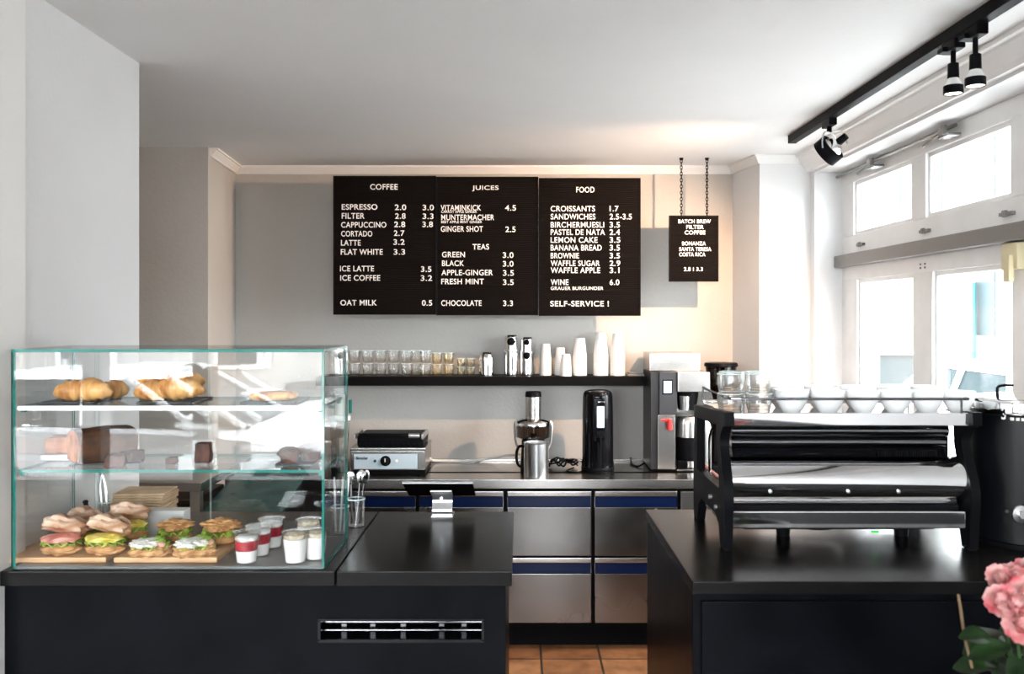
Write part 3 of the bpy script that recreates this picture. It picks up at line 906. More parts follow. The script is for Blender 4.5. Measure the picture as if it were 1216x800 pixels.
P_(arc(2.332, 1.217, .066, 65, 295, 28), 'back_panel', 'chrome', t, xi0 - .008, xi1 + .006)
for x in (xi0 + .10, xi0 + .30, xi1 - .18):
    b = BM(); lathe(b, [(0, 0), (.005, 0), (.004, .004), (0, .005)], x, 2.332 - .064, 1.20, 10, Matrix.Rotation(PI / 2, 3, 'X')); obj('screw', b, 'alu', t)
b = BM(); box(b, xi0 - .012, xi1 - .01, 2.262, 2.60, 1.106, 1.150, .003); obj('drip_tray', b, 'chrome', t)
b = BM(); box(b, xi0, xi1 - .01, 2.30, 2.58, 1.150, 1.158); box(b, xi0 + .05, xi1 - .06, 2.33, 2.56, 1.088, 1.106); obj('tray_well', b, 'dark', t)
b = BM(); lathe(b, [(0, 1.075), (.06, 1.078), (.10, 1.095), (.105, 1.108), (0, 1.108)], 0.80, 2.42, 0, 28); obj('drain_pan', b, 'steel', t)
b = BM(); box(b, .925, .945, 2.33, 2.335, 1.078, 1.084, .001); obj('power_lamp', b, emit('green_lamp', (0.02, 0.35, 0.05), 0.6), t)
# side frames: black curved plates, a triangle cut out of each
def side_frame(x0, x1):
    front = [(q.x, q.y) for q in curve_pts([(2.262, 1.368, 0), (2.292, 1.345, 0), (2.300, 1.315, 0), (2.282, 1.272, 0), (2.258, 1.225, 0), (2.250, 1.18, 0), (2.256, 1.12, 0), (2.262, 1.052, 0)], 5)]
    outer = [(2.640, 1.385), (2.245, 1.405), (2.243, 1.370)] + front + [ (2.300, 1.052), (2.315, 1.105), (2.36, 1.125), (2.54, 1.125), (2.575, 1.105), (2.60, 1.052), (2.645, 1.052), (2.655, 1.15)]
    hole = [(2.600, 1.352), (2.345, 1.362), (2.342, 1.31), (2.318, 1.25), (2.312, 1.20), (2.60, 1.20)]
    b = BM()
    Vo = [b.verts.new((0, u, v)) for u, v in outer]; Vh = [b.verts.new((0, u, v)) for u, v in hole]
    es = [b.edges.new((V[k], V[(k + 1) % len(V)])) for V in (Vo, Vh) for k in range(len(V))]
    r = bmesh.ops.triangle_fill(b, use_beauty=True, use_dissolve=False, edges=es)
    for v in b.verts: v.co.x = x0
    r = bmesh.ops.extrude_face_region(b, geom=list(b.faces))
    bmesh.ops.translate(b, verts=[g for g in r['geom'] if isinstance(g, bmesh.types.BMVert)], vec=(x1 - x0, 0, 0))
    return b
for xa, xb in ((EX0, EX0 + .024), (EX1 - .024, EX1)):
    fr = obj('side_frame', side_frame(xa, xb), 'blkm', t, True, 30)
    for y in (2.279, 2.622):
        b = BM(); cyl(b, (xa + xb) / 2, y, CT, CT + .008, .016, .014, 16); obj('foot', b, 'blkp', fr)
for x in (EX0 + .2, EX1 - .13):
    b = BM(); cyl(b, x, 2.42, CT, 1.10, .018, .022, 16); obj('foot', b, 'blkp', t)
b = BM(); rod(b, (EX0 - .008, 2.40, 1.160), (EX0 + .01, 2.40, 1.160), .006, 10); obj('bolt', b, 'alu', t)
b = BM(); rod(b, (EX0 - .006, 2.34, 1.145), (EX0 + .004, 2.34, 1.145), .006, 10); obj('bolt', b, 'alu', t)
for x in (0.70, 0.98):
    b = BM(); cyl(b, x, 2.63, 1.20, 1.30, .034, .034, 24, .004); box(b, x - .02, x + .02, 2.58, 2.64, 1.24, 1.28, .004); g_ = obj('group_head', b, 'chrome', t)
    b = BM(); rod(b, (x, 2.65, 1.195), (x, 2.82, 1.18), .012, 12); cyl(b, x, 2.63, 1.18, 1.205, .035, .035, 24, .003); obj('portafilter', b, 'blkp', g_)
b = BM(); tube(b, curve_pts([(EX0 + .05, 2.60, 1.33), (EX0 + .045, 2.64, 1.28), (EX0 + .05, 2.655, 1.15)], 6), .004, 8); obj('steam_wand', b, 'chrome', t)

# cups and glasses on the machine
def make_cup():
    t = thing('coffee_cup', 'white cup', 'cup')
    b = BM(); lathe(b, [(0, .002), (.020, .002), (.022, 0), (.024, .004), (.030, .012), (.039, .028), (.0435, .045), (.0445, .060), (.0425, .060), (.041, .045), (.036, .028), (.027, .013), (0, .010)], seg=36); bw = obj('bowl', b, 'ceramic', t)
    b = BM(); tube(b, curve_pts([(0, .040, .050), (0, .062, .050), (0, .064, .032), (0, .037, .024)], 6), .0042, 8); obj('handle', b, 'ceramic', t)
    return t
cup = Maker(make_cup())
names = ['first', 'second', 'third', 'fourth', 'fifth', 'sixth']
for k, px in enumerate((940, 983, 1025, 1063, 1101, 1138)):
    cup((X(px, 2.325), 2.325, 1.397), (0, 0, 0.35 * (-1) ** k), 'white cup in the front row on the machine, %s from the tumblers' % names[k], 'white cups on the espresso machine', 1.0 if k < 2 else 0.93)
for k, px in enumerate((930, 975, 1018, 1060, 1101)):
    cup((X(px, 2.44), 2.44, 1.397), (0, 0, 0.2), 'white cup in the rear row on the machine, %s from the tumblers' % names[k], 'white cups on the espresso machine')

def make_tumbler(r=.031, h=.067, m='tumbler', cat_label='clear tumbler'):
    t = thing('glass_tumbler', cat_label, 'glass')
    b = BM(); lathe(b, [(0, 0), (r * .78, 0), (r * .84, .003), (r * .88, h * .2), (r * .97, h * .45), (r, h * .52), (r, h), (r - .0022, h), (r - .003, h * .5), (r * .8, h * .14), (0, h * .12)], seg=24); obj('wall', b, m, t)
    b = BM(); lathe(b, [(r - .0026, h - .0012), (r + .0004, h - .0012), (r + .0004, h + .0006), (r - .0026, h + .0006), (r - .0026, h - .0012)], seg=24, close=False); obj('rim', b, 'gedgew', t)
    return t
tum = Maker(make_tumbler(.0335, .0505))
pos = [(866, 2.315), (888, 2.31), (907.5, 2.315), (872, 2.42), (898, 2.41)]
for k, (px, y) in enumerate(pos):
    px = 868 + k * 19.5 if k < 0 else px
px3 = (870, 901)
rows = [('front', 2.315, (867, 901)), ('rear', 2.40, (869, 900))]
for rn, y, pxs in rows:
    for px, side_n in zip(pxs, ('grinder', 'cup')):
        for lv, ln in ((0, 'lower'), (1, 'upper')):
            tum((X(px, y), y, 1.397 + lv * .0515), (0, 0, px), '%s clear tumbler of the %s stack on the machine, on the %s side' % (ln, rn, side_n), 'stacked tumblers on the espresso machine')

# ---------------------------------------------------------------- black urn beside the machine
ux, uy = 1.352, 2.37
t = thing('hot_water_urn', 'tall black round urn with silver lid rim, beside the espresso machine', 'urn', (ux, uy, CT))
b = BM(); cyl(b, ux, uy, CT + .012, 1.395, .136, .136, 48, .004); obj('body', b, mat('satin_black', (.003, .0035, .0045), .28, Specular_IOR_Level=0.25), t)
b = BM(); cyl(b, ux, uy, CT, CT + .014, .128, .128, 40); obj('base_ring', b, 'blkp', t)
b = BM(); lathe(b, [(.139, 1.395), (.1405, 1.40), (.1405, 1.425), (.137, 1.43), (.12, 1.436), (0, 1.442)], ux, uy, 0, 48); ld = obj('lid', b, 'chrome', t)
b = BM(); tube(b, curve_pts([(ux - .10, uy - .05, 1.435), (ux - .10, uy - .05, 1.462), (ux - .085, uy - .05, 1.468), (ux - .06, uy - .05, 1.468)], 5), .004, 8); obj('lid_handle', b, 'blkp', ld)
b = BM(); box(b, ux - .17, ux - .12, uy - .02, uy + .02, 1.425, 1.431, .002); obj('lid_latch', b, 'blkp', ld)
b = BM()
for k, (dx, w) in enumerate(((-0.111, .012), (-0.094, .008), (-0.084, .008), (-0.074, .008))):
    yy = uy - math.sqrt(.136 ** 2 - (dx + w / 2) ** 2)
    if k == 0:
        text_into(b, '3', ux + dx, ux + dx + w, ZZ(493, 2.25), .028, yy - .001)
    else:
        box(b, ux + dx, ux + dx + w * .8, yy - .003, yy + .004, ZZ(489, 2.25), ZZ(485.5, 2.25)); box(b, ux + dx, ux + dx + w * .8, yy - .003, yy + .004, ZZ(500, 2.25), ZZ(496.5, 2.25))
obj('lettering', b, 'letters', t, False, label='small white mark')
b = BM(); m4 = Matrix.Rotation(PI / 2, 3, 'X'); lathe(b, [(0, 0), (.022, 0), (.024, .003), (.022, .008), (.010, .010), (.010, .018), (0, .018)], ux - .076, uy - .110, ZZ(611, 2.25), 24, m4); obj('dial', b, 'alu', t)
b = BM(); lathe(b, [(0, 0), (.005, 0), (.005, .01), (0, .01)], ux - .101, uy - .090, ZZ(609, 2.25), 12, m4); obj('knob', b, 'alu', t)

# ---------------------------------------------------------------- tablet on its stand
t = thing('tablet_stand', 'silver bent metal tablet stand on the left bar counter', 'stand', (X(526, 2.65), 2.655, CT))
x0, x1 = X(514, 2.65), X(537.5, 2.65)
b = BM(); box(b, x0 - .004, x1 + .002, 2.63, 2.70, CT, CT + .004, .0015); obj('base', b, 'alu', t)
b = BM()
path = curve_pts([(2.635, CT + .003), (2.628, CT + .02), (2.640, CT + .045), (2.632, CT + .066), (2.612, CT + .080)], 6)
path = [Vector((p[0], p[1])) for p in [(q.x, q.y) for q in curve_pts([(2.640, CT + .003, 0), (2.630, CT + .020, 0), (2.642, CT + .048, 0), (2.634, CT + .066, 0), (2.618, CT + .083, 0)], 6)]]
poly = [(p.x - .002, p.y) for p in path] + [(p.x + .002, p.y) for p in path[::-1]]
prism(b, poly, x0, x1, 'x'); obj('neck', b, 'alu', t)
b = BM(); lathe(b, [(0, 0), (.005, 0), (.005, .004), (0, .004)], X(524, 2.63), 2.637, ZZ(592, 2.63), 12, m4); obj('screw', b, 'chrome', t)
b = BM(); box(b, x0 - .004, x1, 2.600, 2.660, CT + .076, CT + .080, .001)
bmesh.ops.rotate(b, verts=b.verts, cent=(0, 2.62, CT + .08), matrix=Matrix.Rotation(-math.radians(23), 3, 'X')); obj('head_plate', b, 'alu', t)
ta = thing('tablet', 'black tablet lying tilted on the silver stand, its back to the viewer', 'tablet', (X(521, 2.62), 2.65, CT + .085))
def tilted(bm):
    bmesh.ops.rotate(bm, verts=bm.verts, cent=(0, 0, 0), matrix=Matrix.Rotation(-math.radians(23), 3, 'X'))
    bmesh.ops.translate(bm, verts=bm.verts, vec=(X(521, 2.62), 2.66, CT + .0755)); return bm
b = BM(); box(b, -.103, .103, -.085, .085, 0, .007, .003); obj('body', tilted(b), mat('black_tablet_shell', (0.004, 0.004, 0.004), 0.5, 0, Specular_IOR_Level=0.0), ta)
b = BM(); box(b, -.100, .100, -.082, .082, .0071, .0080); obj('screen', tilted(b), 'blkg', ta, False)
b = BM(); box(b, -.103, .103, -.0855, -.083, .002, .0078, .0005); obj('bezel', tilted(b), 'alu', ta, label='bright metal edge')

# ---------------------------------------------------------------- glass display case
GX0, GX1, GY0, GY1, GZ0, GZ1 = -1.204, -0.464, 2.09, 2.376, CT, 1.564
t = thing('display_case', 'glass display case with green edges and two shelves on the left bar counter', 'display case', ((GX0 + GX1) / 2, 2.23, CT))
def pane(name, x0, x1, y0, y1, z0, z1, edge='gedge', parent=t):
    b = BM(); box(b, x0, x1, y0, y1, z0, z1)
    d = [x1 - x0, y1 - y0, z1 - z0]; ax = d.index(min(d))
    b.faces.ensure_lookup_table()
    for f in b.faces: f.material_index = 0 if abs(f.normal[ax]) > .5 else 1
    bmesh.ops.recalc_face_normals(b, faces=b.faces)
    for f in b.faces: f.material_index = 0 if abs(f.normal[ax]) > .5 else 1
    return obj(name, b, ['glass', edge], parent, False)
g = .007
pane('front_pane', GX0, GX1, GY0, GY0 + g, GZ0 + .002, GZ1)
pane('top_pane', GX0, GX1, GY0, GY1, GZ1 + .0003, GZ1 + .0003 + g)
pane('side_pane', GX0, GX0 + g, GY0 + g + .0005, GY1, GZ0 + .002, GZ1)
pane('side_pane', GX1 - g, GX1, GY0 + g + .0005, GY1, GZ0 + .002, GZ1)
xs = [GX0 + g + .001, X(118, 2.37), X(250, 2.37), GX1 - g - .001]
for k in range(3):
    yy = GY1 - .012 - (.009 if k == 1 else 0)
    pane('sliding_door', xs[k] - (.006 if k == 1 else 0), xs[k + 1] + (.006 if k == 1 else 0), yy, yy + .005, GZ0 + .01, GZ1 - .004, 'gedgew')
S1, S2 = 1.436, 1.284
pane('glass_shelf', GX0 + g + .002, GX1 - g - .002, GY0 + .016, GY1 - .03, S1 - .007, S1)
b = BM(); box(b, GX0 + g + .002, GX1 - g - .002, GY0 + .010, GY0 + .016, S1 - .011, S1 + .0005, .001); obj('shelf_edge_strip', b, 'white', t, label='white shelf edge')
pane('glass_shelf', GX0 + g + .002, GX1 - g - .002, GY0 + .014, GY1 - .03, S2 - .007, S2)
for z in (S1 - .010, S2 - .010):
    for x in (GX0 + g + .002, GX1 - g - .012):
        for y in (GY0 + .03, GY1 - .05):
            b = BM(); box(b, x, x + .010, y - .008, y + .008, z - .006, z + .003, .002); obj('shelf_clip', b, 'gedge', t)
b = BM(); box(b, GX0 + g, GX1 - g, GY0 + g + .001, GY1 - .004, GZ0, GZ0 + .006); obj('base_plate', b, mat('grey_base', (.10, .098, .096), .35, .6), t, False)

# --- food
def make_croissant():
    o = BM(); n = 26; pts, rad = [], []
    for k in range(n):
        u = -1 + 2 * k / (n - 1); a = u * 1.25
        pts.append((.047 * math.sin(a) * 1.05, .030 * (1 - math.cos(a)), .014 + .010 * (1 - u * u)))
        rr = .006 + .019 * (1 - abs(u) ** 1.6)
        rad.append(rr * (1 + .13 * ((k % 4) < 2)))
    tube(o, pts, .02, 14, rad)
    return obj('croissant', o, 'croissant', None, True, 70)
cr = make_croissant(); tag(cr, 'croissant', 'croissant')
CR = Maker(cr)
mt = Maker(tag(obj('slate_tray', box(BM(), -.062, .062, -.075, .075, 0, .005, .002), 'slate'), 'tray', 'tray'))
def cx_(px, y=2.2): return X(px, y)
mt((cx_(92), 2.22, S1 + .0002), (0, 0, 0), 'dark slate tray under the left croissants, top shelf of the case', None, (1.1, 1, 1))
mt((cx_(205), 2.22, S1 + .0002), (0, 0, 0), 'dark slate tray under the piled croissants, top shelf of the case', None, (1.1, 1, 1))
mt((cx_(325), 2.22, S1 + .0002), (0, 0, 0), 'dark slate tray under the flat pastry, top shelf of the case', None, (1.1, 1, 1))
zt = S1 + .0055
g_ = 'croissants on the top shelf of the display case'
CR((cx_(92), 2.19, zt), (0, 0, .3), 'pale croissant at the left end of the top shelf', g_)
CR((cx_(112), 2.185, zt + .001), (0, 0, -.5), 'golden croissant on the left tray, beside the pale one', g_, 1.08)
CR((cx_(124), 2.25, zt), (0, 0, 1.0), 'small croissant behind on the left tray', g_, .9)
CR((cx_(186), 2.19, zt), (0, 0, .2), 'croissant lying flat in front on the middle tray', g_)
CR((cx_(178), 2.23, zt + .022), (0, .35, .9), 'upright golden croissant on top of the middle pile', g_, 1.05)
CR((cx_(212), 2.19, zt + .003), (0, 0, -.2), 'large golden croissant at the right of the middle tray', g_, 1.2)
CR((cx_(208), 2.25, zt + .012), (0, -.2, .3), 'croissant leaning behind the large one, middle tray', g_, 1.1)
b = BM(); blob(b, 0, 0, .010, .060, .045, .012, .1, 2, 3, flat=.8, power=.8)
tag(place(obj('flat_pastry', b, 'croissant'), (cx_(325), 2.2, zt), (0, 0, .2)), 'flat golden pastry alone on the right tray, top shelf', 'pastry')
# loaf cakes
b = BM(); prism(b, [(-.042, 0), (.042, 0), (.050, .050), (.044, .068), (.022, .080), (-.005, .082), (-.03, .076), (-.046, .064), (-.050, .050)], -.070, .070, 'x', .004)
bmesh.ops.subdivide_edges(b, edges=[e for e in b.edges if e.calc_length() > .03], cuts=4, use_grid_fill=True)
for v in b.verts:
    if v.co.z > .005: v.co += Vector((noise.noise(v.co * 45), noise.noise(v.co * 45 + Vector((9, 0, 0))), noise.noise(v.co * 45 + Vector((0, 9, 0))))) * .004
lt = thing('loaf_cake', 'large dark brown loaf cake on the middle shelf of the case', 'cake')
obj('loaf', b, 'loaf', lt, True, 60)
b = BM(); prism(b, [(-.040, .004), (.040, .004), (.047, .050), (.040, .066), (.020, .077), (-.005, .079), (-.03, .072), (-.043, .060), (-.047, .050)], -.0725, -.0695, 'x'); obj('cut_face', b, 'carrot', lt, label='paler cut end')
place(lt, (X(117, 2.2), 2.225, S2 + .0052), (0, 0, .75))
b = BM(); box(b, -.075, .075, -.055, .055, 0, .005, .002); tag(place(obj('slate_tray', b, 'slate'), (X(125, 2.2), 2.225, S2 + .0002), (0, 0, .35)), 'dark tray under the large brown loaf cake', 'tray')
b = BM(); box(b, -.045, .045, -.035, .035, 0, .042, .006, 2)
for v in b.verts: v.co += Vector((noise.noise(v.co * 60), noise.noise(v.co * 60 + Vector((3, 0, 0))), noise.noise(v.co * 60 + Vector((0, 3, 0))))) * .004
tag(place(obj('cake_block', b, 'carrot'), (X(76, 2.25), 2.27, S2 + .0165), (0, 0, .1)), 'orange brown cake block left of the loaf cake', 'cake')
b = BM(); box(b, -.052, .052, -.042, .042, 0, .016, .006); tag(place(obj('cake_plate', b, 'ceramic'), (X(76, 2.25), 2.27, S2 + .0002)), 'white plate under the orange brown cake block', 'plate')
def make_brownie():
    b = BM(); box(b, -.02, .02, -.02, .02, 0, .026, .004, 2)
    bmesh.ops.subdivide_edges(b, edges=b.edges[:], cuts=2, use_grid_fill=True)
    for v in b.verts: v.co += Vector((noise.noise(v.co * 90), noise.noise(v.co * 90 + Vector((3, 0, 0))), noise.noise(v.co * 90 + Vector((0, 3, 0))))) * .003
    return tag(obj('brownie', b, 'brownie'), 'brownie', 'brownie')
BR = Maker(make_brownie()); g_ = 'brownies on the middle shelf'
BR((X(148, 2.2), 2.15, S2 + .0005), (0, 0, .3), 'crumbly brownie right in front of the loaf cake', g_, 1.15)
BR((X(157, 2.22), 2.22, S2 + .0005), (0, 0, -.4), 'brownie beside the loaf cake, behind the crumbly one', g_, 1.1)
BR((X(206, 2.2), 2.19, S2 + .0005), (0, 0, 0), 'smallest brownie, alone in the middle of the shelf', g_, .62)
BR((X(240, 2.2), 2.21, S2 + .0005), (0, 0, .1), 'tall brownie at the sliding door seam', g_, (.95, .8, 1.9))
b = BM(); box(b, -.045, .045, -.06, .06, 0, .005, .002); tag(place(obj('slate_tray', b, 'slate'), (X(353, 2.2), 2.22, S2 + .0002)), 'dark tray under the muffins at the right of the middle shelf', 'tray')
def make_muffin():
    t = thing('muffin', 'muffin', 'muffin')
    b = BM(); lathe(b, [(0, 0), (.019, 0), (.025, .022), (0, .024)], seg=24); obj('case', b, 'brownie', t)
    b = BM(); blob(b, 0, 0, .022, .029, .029, .018, .12, 3, 2, flat=.2); obj('top', b, 'loaf', t)
    return t
MF = Maker(make_muffin())
MF((X(346, 2.2), 2.18, S2 + .0055), (0, 0, 0), 'brown muffin in front on the right tray', 'muffins on the middle shelf')
MF((X(366, 2.2), 2.22, S2 + .0055), (0, 0, 1), 'brown muffin behind on the right tray', 'muffins on the middle shelf', 1.12)
# cutting boards and sandwiches
Z0 = GZ0 + .0062
b = BM(); box(b, -.125, .125, -.10, .10, 0, .014, .004); CB = Maker(tag(obj('cutting_board', b, 'wood'), 'board', 'cutting board'))
CB((X(88, 2.22), 2.225, Z0), (0, 0, 0), 'wooden board under the filled rolls in the case')
CB((X(214, 2.22), 2.225, Z0), (0, 0, 0), 'wooden board under the open sandwiches in the case')
ZB = Z0 + .0142
def frill(bm, r, z, h=.006, n=40, seed=0):
    ri = [bm.verts.new((r * .5 * math.cos(2 * PI * k / n), r * .5 * math.sin(2 * PI * k / n), z)) for k in range(n)]
    ro = [bm.verts.new((r * (1 + .08 * math.sin(k * 2.3 + seed)) * math.cos(2 * PI * k / n), r * (1 + .08 * math.sin(k * 1.7 + seed)) * math.sin(2 * PI * k / n), z + h * math.sin(k * 1.9 + seed))) for k in range(n)]
    lo_ = [bm.verts.new(v.co + Vector((0, 0, -.003))) for v in ri]; l2 = [bm.verts.new(v.co + Vector((0, 0, -.003))) for v in ro]
    for k in range(n):
        q = (k + 1) % n
        bm.faces.new((ri[k], ri[q], ro[q], ro[k])); bm.faces.new((l2[k], l2[q], lo_[q], lo_[k])); bm.faces.new((ro[k], ro[q], l2[q], l2[k]))
def make_roll(fill):
    t = thing('filled_roll', 'roll', 'sandwich')
    b = BM(); blob(b, 0, 0, .016, .050, .044, .018, .20, 3, 4, sub=4, flat=.85); obj('bottom_half', b, 'crust', t)
    b = BM(); frill(b, .048, .032, .005); obj('lettuce', b, 'lettuce', t)
    b = BM(); blob(b, 0, -.006, .040, .047, .043, .011, .35, 4, 7); obj('filling', b, fill, t)
    b = BM(); blob(b, 0, .008, .056, .053, .042, .026, .34, 2.4, 9, sub=4, flat=.55)
    bmesh.ops.rotate(b, verts=b.verts, cent=(0, .035, .045), matrix=Matrix.Rotation(math.radians(-24), 3, 'X') @ Matrix.Rotation(.12, 3, 'Y')); obj('top_half', b, 'roll', t)
    return t
RH, RE = Maker(make_roll('ham')), Maker(make_roll('egg')); g_ = 'filled rolls in the display case'
RH((X(72, 2.15), 2.155, ZB), (0, 0, .1), 'filled roll with pink ham at the left of the front row', g_, (.95, .85, 1.0))
RE((X(124, 2.15), 2.158, ZB), (0, 0, -.15), 'filled roll with yellow egg beside the ham roll', g_, (.98, .85, 1.0))
RE((X(152, 2.28), 2.285, ZB), (0, 0, .4), 'filled roll behind the egg roll, next to the napkins', g_, (.9, .8, 1.05))
RH((X(97, 2.28), 2.285, ZB), (0, 0, -.4), 'filled roll half hidden behind the front ham roll', g_, (.9, .8, .9))
def make_open():
    t = thing('open_sandwich', 'open sandwich', 'sandwich')
    b = BM(); blob(b, 0, 0, .010, .049, .042, .014, .22, 3, 4, sub=4, flat=.75, power=.75); obj('bread', b, 'crumb', t)
    b = BM(); frill(b, .042, .023, .008, seed=2); obj('lettuce', b, 'lettuce', t)
    b = BM(); blob(b, -.008, -.008, .029, .036, .033, .009, .4, 4, 5, sub=4); obj('cheese', b, 'cheese', t)
    for k, (x, y) in enumerate(((.022, -.01), (.015, .018), (-.02, .02))):
        b = BM(); blob(b, x, y, .031, .014, .012, .008, .5, 4, k); obj('herb', b, 'lettuce', t)
    b = BM(); blob(b, .030, -.018, .027, .010, .010, .006, .3, 4, 3); obj('tomato', b, 'ham', t)
    return t
OP = Maker(make_open()); g_ = 'open sandwiches in the display case'
OP((X(178, 2.15), 2.155, ZB), (0, 0, .1), 'open white cheese sandwich in front, nearest the egg roll', g_)
OP((X(231, 2.15), 2.155, ZB), (0, 0, .5), 'open white cheese sandwich in front, nearest the dessert cups', g_, 1.05)
def make_toast():
    t = thing('toasted_sandwich', 'toast', 'sandwich')
    b = BM(); blob(b, 0, 0, .012, .044, .036, .014, .08, 2, 4, flat=.75, power=.8); obj('bread', b, 'crust', t)
    b = BM(); frill(b, .043, .027, .007, seed=5); obj('lettuce', b, 'lettuce', t)
    b = BM(); blob(b, 0, .006, .041, .043, .034, .014, .5, 4, 8, sub=4); obj('toasted_top', b, 'crumb', t)
    return t
TS = Maker(make_toast())
TS((X(205, 2.27), 2.285, ZB), (0, 0, .1), 'toasted sandwich behind the open sandwiches, beside the white box', 'toasted sandwiches', .95)
TS((X(259, 2.25), 2.265, ZB), (0, 0, -.2), 'toasted sandwich with much lettuce, beside the dessert cups', 'toasted sandwiches', 1.05)
def make_pot(berry):
    t = thing('dessert_cup', 'dessert', 'dessert')
    r0, r1, h = .0235, .031, .070
    b = BM(); lathe(b, [(0, 0), (r0, 0), (r1, h), (r1 + .0018, h), (r1 + .0018, h + .002), (r1 - .001, h + .002), (r0 - .001, .002), (0, .002)], seg=28); obj('cup', b, 'glass', t)
    def rr(z): return r0 + (r1 - r0) * z / h - .0012
    lv = [(.003, .030, 'yog', 'yogurt'), (.0302, .052, 'berry', 'berry_layer')] if berry else [(.003, .058, 'yog', 'yogurt')]
    for a, c, m, n in lv:
        b = BM(); lathe(b, [(0, a), (rr(a), a), (rr(c), c), (0, c + .002)], seg=28); obj(n, b, m, t)
    zt_ = lv[-1][1]
    b = BM(); blob(b, 0, 0, zt_ + .006, rr(zt_) * .95, rr(zt_) * .95, .010, .2, 5, 3); obj('topping', b, 'yog' if berry else 'muesli', t)
    b = BM(); lathe(b, [(r1 + .002, h), (r1 + .003, h + .004), (r1 * .8, h + .006), (0, h + .007)], seg=28); obj('lid', b, 'glass', t)
    return t
PB, PY = Maker(make_pot(True)), Maker(make_pot(False))
PB((X(292, 2.13), 2.135, Z0), (0, 0, 0), 'red and white dessert cup in front', 'berry dessert cups')
PB((X(308, 2.20), 2.20, Z0), (0, 0, 0), 'red and white dessert cup in the middle of its row', 'berry dessert cups')
PB((X(322, 2.27), 2.275, Z0), (0, 0, 0), 'red and white dessert cup at the rear', 'berry dessert cups')
PY((X(350, 2.13), 2.135, Z0), (0, 0, 0), 'white yogurt cup in front, beside the berry desserts', 'yogurt cups')
PY((X(373, 2.15), 2.165, Z0), (0, 0, 0), 'white yogurt cup at the right side pane of the case', 'yogurt cups', .96)
PY((X(366, 2.26), 2.265, Z0), (0, 0, 0), 'white yogurt cup at the rear, behind the other two', 'yogurt cups')

# --- on the bar counter behind the case
yb = 2.50
nb = Maker(tag(obj('paper_bag', box(BM(), -.071, .071, -.055, .055, 0, .0062, .002, 1), 'kraft'), 'bag', 'paper bag'))
for k in range(16):
    nb((X(173, yb) + random.uniform(-.004, .004), yb + random.uniform(-.004, .004), CT + .0002 + k * .0068), (0, 0, random.uniform(-.06, .06)), 'brown paper bag in the stack behind the display case', 'brown paper bags stacked behind the case')
b = BM(); box(b, X(175, 2.42), X(224, 2.42), 2.387, 2.435, CT, CT + .074, .0015); tag(obj('card_box', b, 'ceramic'), 'white card box in front of the stacked brown paper bags', 'box')
def jar_at(x, y, label, r=.024, h=.085):
    t = thing('glass_jar', label, 'jar', (x, y, CT))
    b = BM(); lathe(b, [(0, 0), (r, 0), (r, h), (r - .002, h), (r - .0025, .004), (0, .004)], x, y, CT, 24); obj('wall', b, 'tumbler', t)
    b = BM(); lathe(b, [(r - .0025, h - .002), (r + .001, h - .002), (r + .001, h + .001), (r - .0025, h + .001), (r - .0025, h - .002)], x, y, CT, 24, close=False); obj('rim', b, 'gedgew', t)
    return t
jx, jy = X(127, 2.46), 2.46
jar_at(jx, jy, 'glass jar of tongs behind the case, beside the paper bags')
def tongs(x, y, lean, m, label):
    t = thing('tongs', label, 'tongs', (x, y, CT + .006))
    for s in (-1, 1):
        b = BM(); tube(b, curve_pts([(x, y, CT + .008), (x + lean * .4 + s * .006, y, CT + .06), (x + lean * .8 + s * .007, y + .004, CT + .12), (x + lean + s * .001, y + .006, CT + .16)], 5), .004, 8); obj('arm', b, m, t)
    b = BM(); blob(b, x + lean, y + .006, CT + .162, .008, .006, .006, 0, sub=2); obj('hinge', b, m, t)
tongs(jx - .008, jy, -.022, 'white', 'white tongs standing in the glass jar behind the case')
tongs(jx + .006, jy - .006, -.02, 'alu', 'steel tongs standing in the glass jar behind the case')
t = thing('black_tongs', 'black tongs leaning against the glass jar behind the case', 'tongs', (jx - .05, 2.44, CT))
for s in (-1, 1):
    b = BM(); rod(b, (jx - .024, 2.44 + s * .007, CT + .003), (jx - .050, 2.44 + s * .003, CT + .085), .0045, 8); obj('arm', b, 'blkp', t)
b = BM(); blob(b, jx - .050, 2.44, CT + .087, .008, .008, .006, 0, sub=2); obj('hinge', b, 'blkp', t)
j1 = (X(403, 2.43), 2.44); j2 = (X(421, 2.5), 2.52)
jar_at(*j1, 'glass of straws at the back corner of the case', .024, .075)
jar_at(*j2, 'glass of spoons behind the straw glass', .026, .080)
sm = Maker(tag(obj('straw', rod(BM(), (0, 0, 0), (0, 0, .15), .0028, 8), 'white'), 'straw', 'straw'))
for k, (dx, ty, tx) in enumerate(((-.012, -.02, .03), (0, .05, -.02), (.010, .10, .02))):
    sm((j1[0] + dx, j1[1], CT + .006), (tx, ty, 0), ('white straw nearest the side pane, in the straw glass', 'white straw in the middle of the straw glass', 'white straw leaning out of the straw glass')[k], 'straws in the glass')
def make_spoon():
    t = thing('spoon', 'spoon', 'spoon')
    b = BM(); box(b, -.003, .003, -.0012, .0012, 0, .12, .0008); obj('handle', b, 'chrome', t)
    b = BM(); blob(b, 0, 0, .135, .013, .004, .020, 0, sub=3); obj('bowl', b, 'chrome', t)
    return t
sp = Maker(make_spoon())
for k, (dx, ty, tx) in enumerate(((-.010, -.03, .06), (.002, .10, -.03), (.008, .16, .03))):
    sp((j2[0] + dx, j2[1], CT + .006), (tx, ty, .4 * k), ('upright spoon in the spoon glass', 'half tilted spoon in the spoon glass', 'most tilted spoon, leaning out of the spoon glass')[k], 'spoons in the glass')

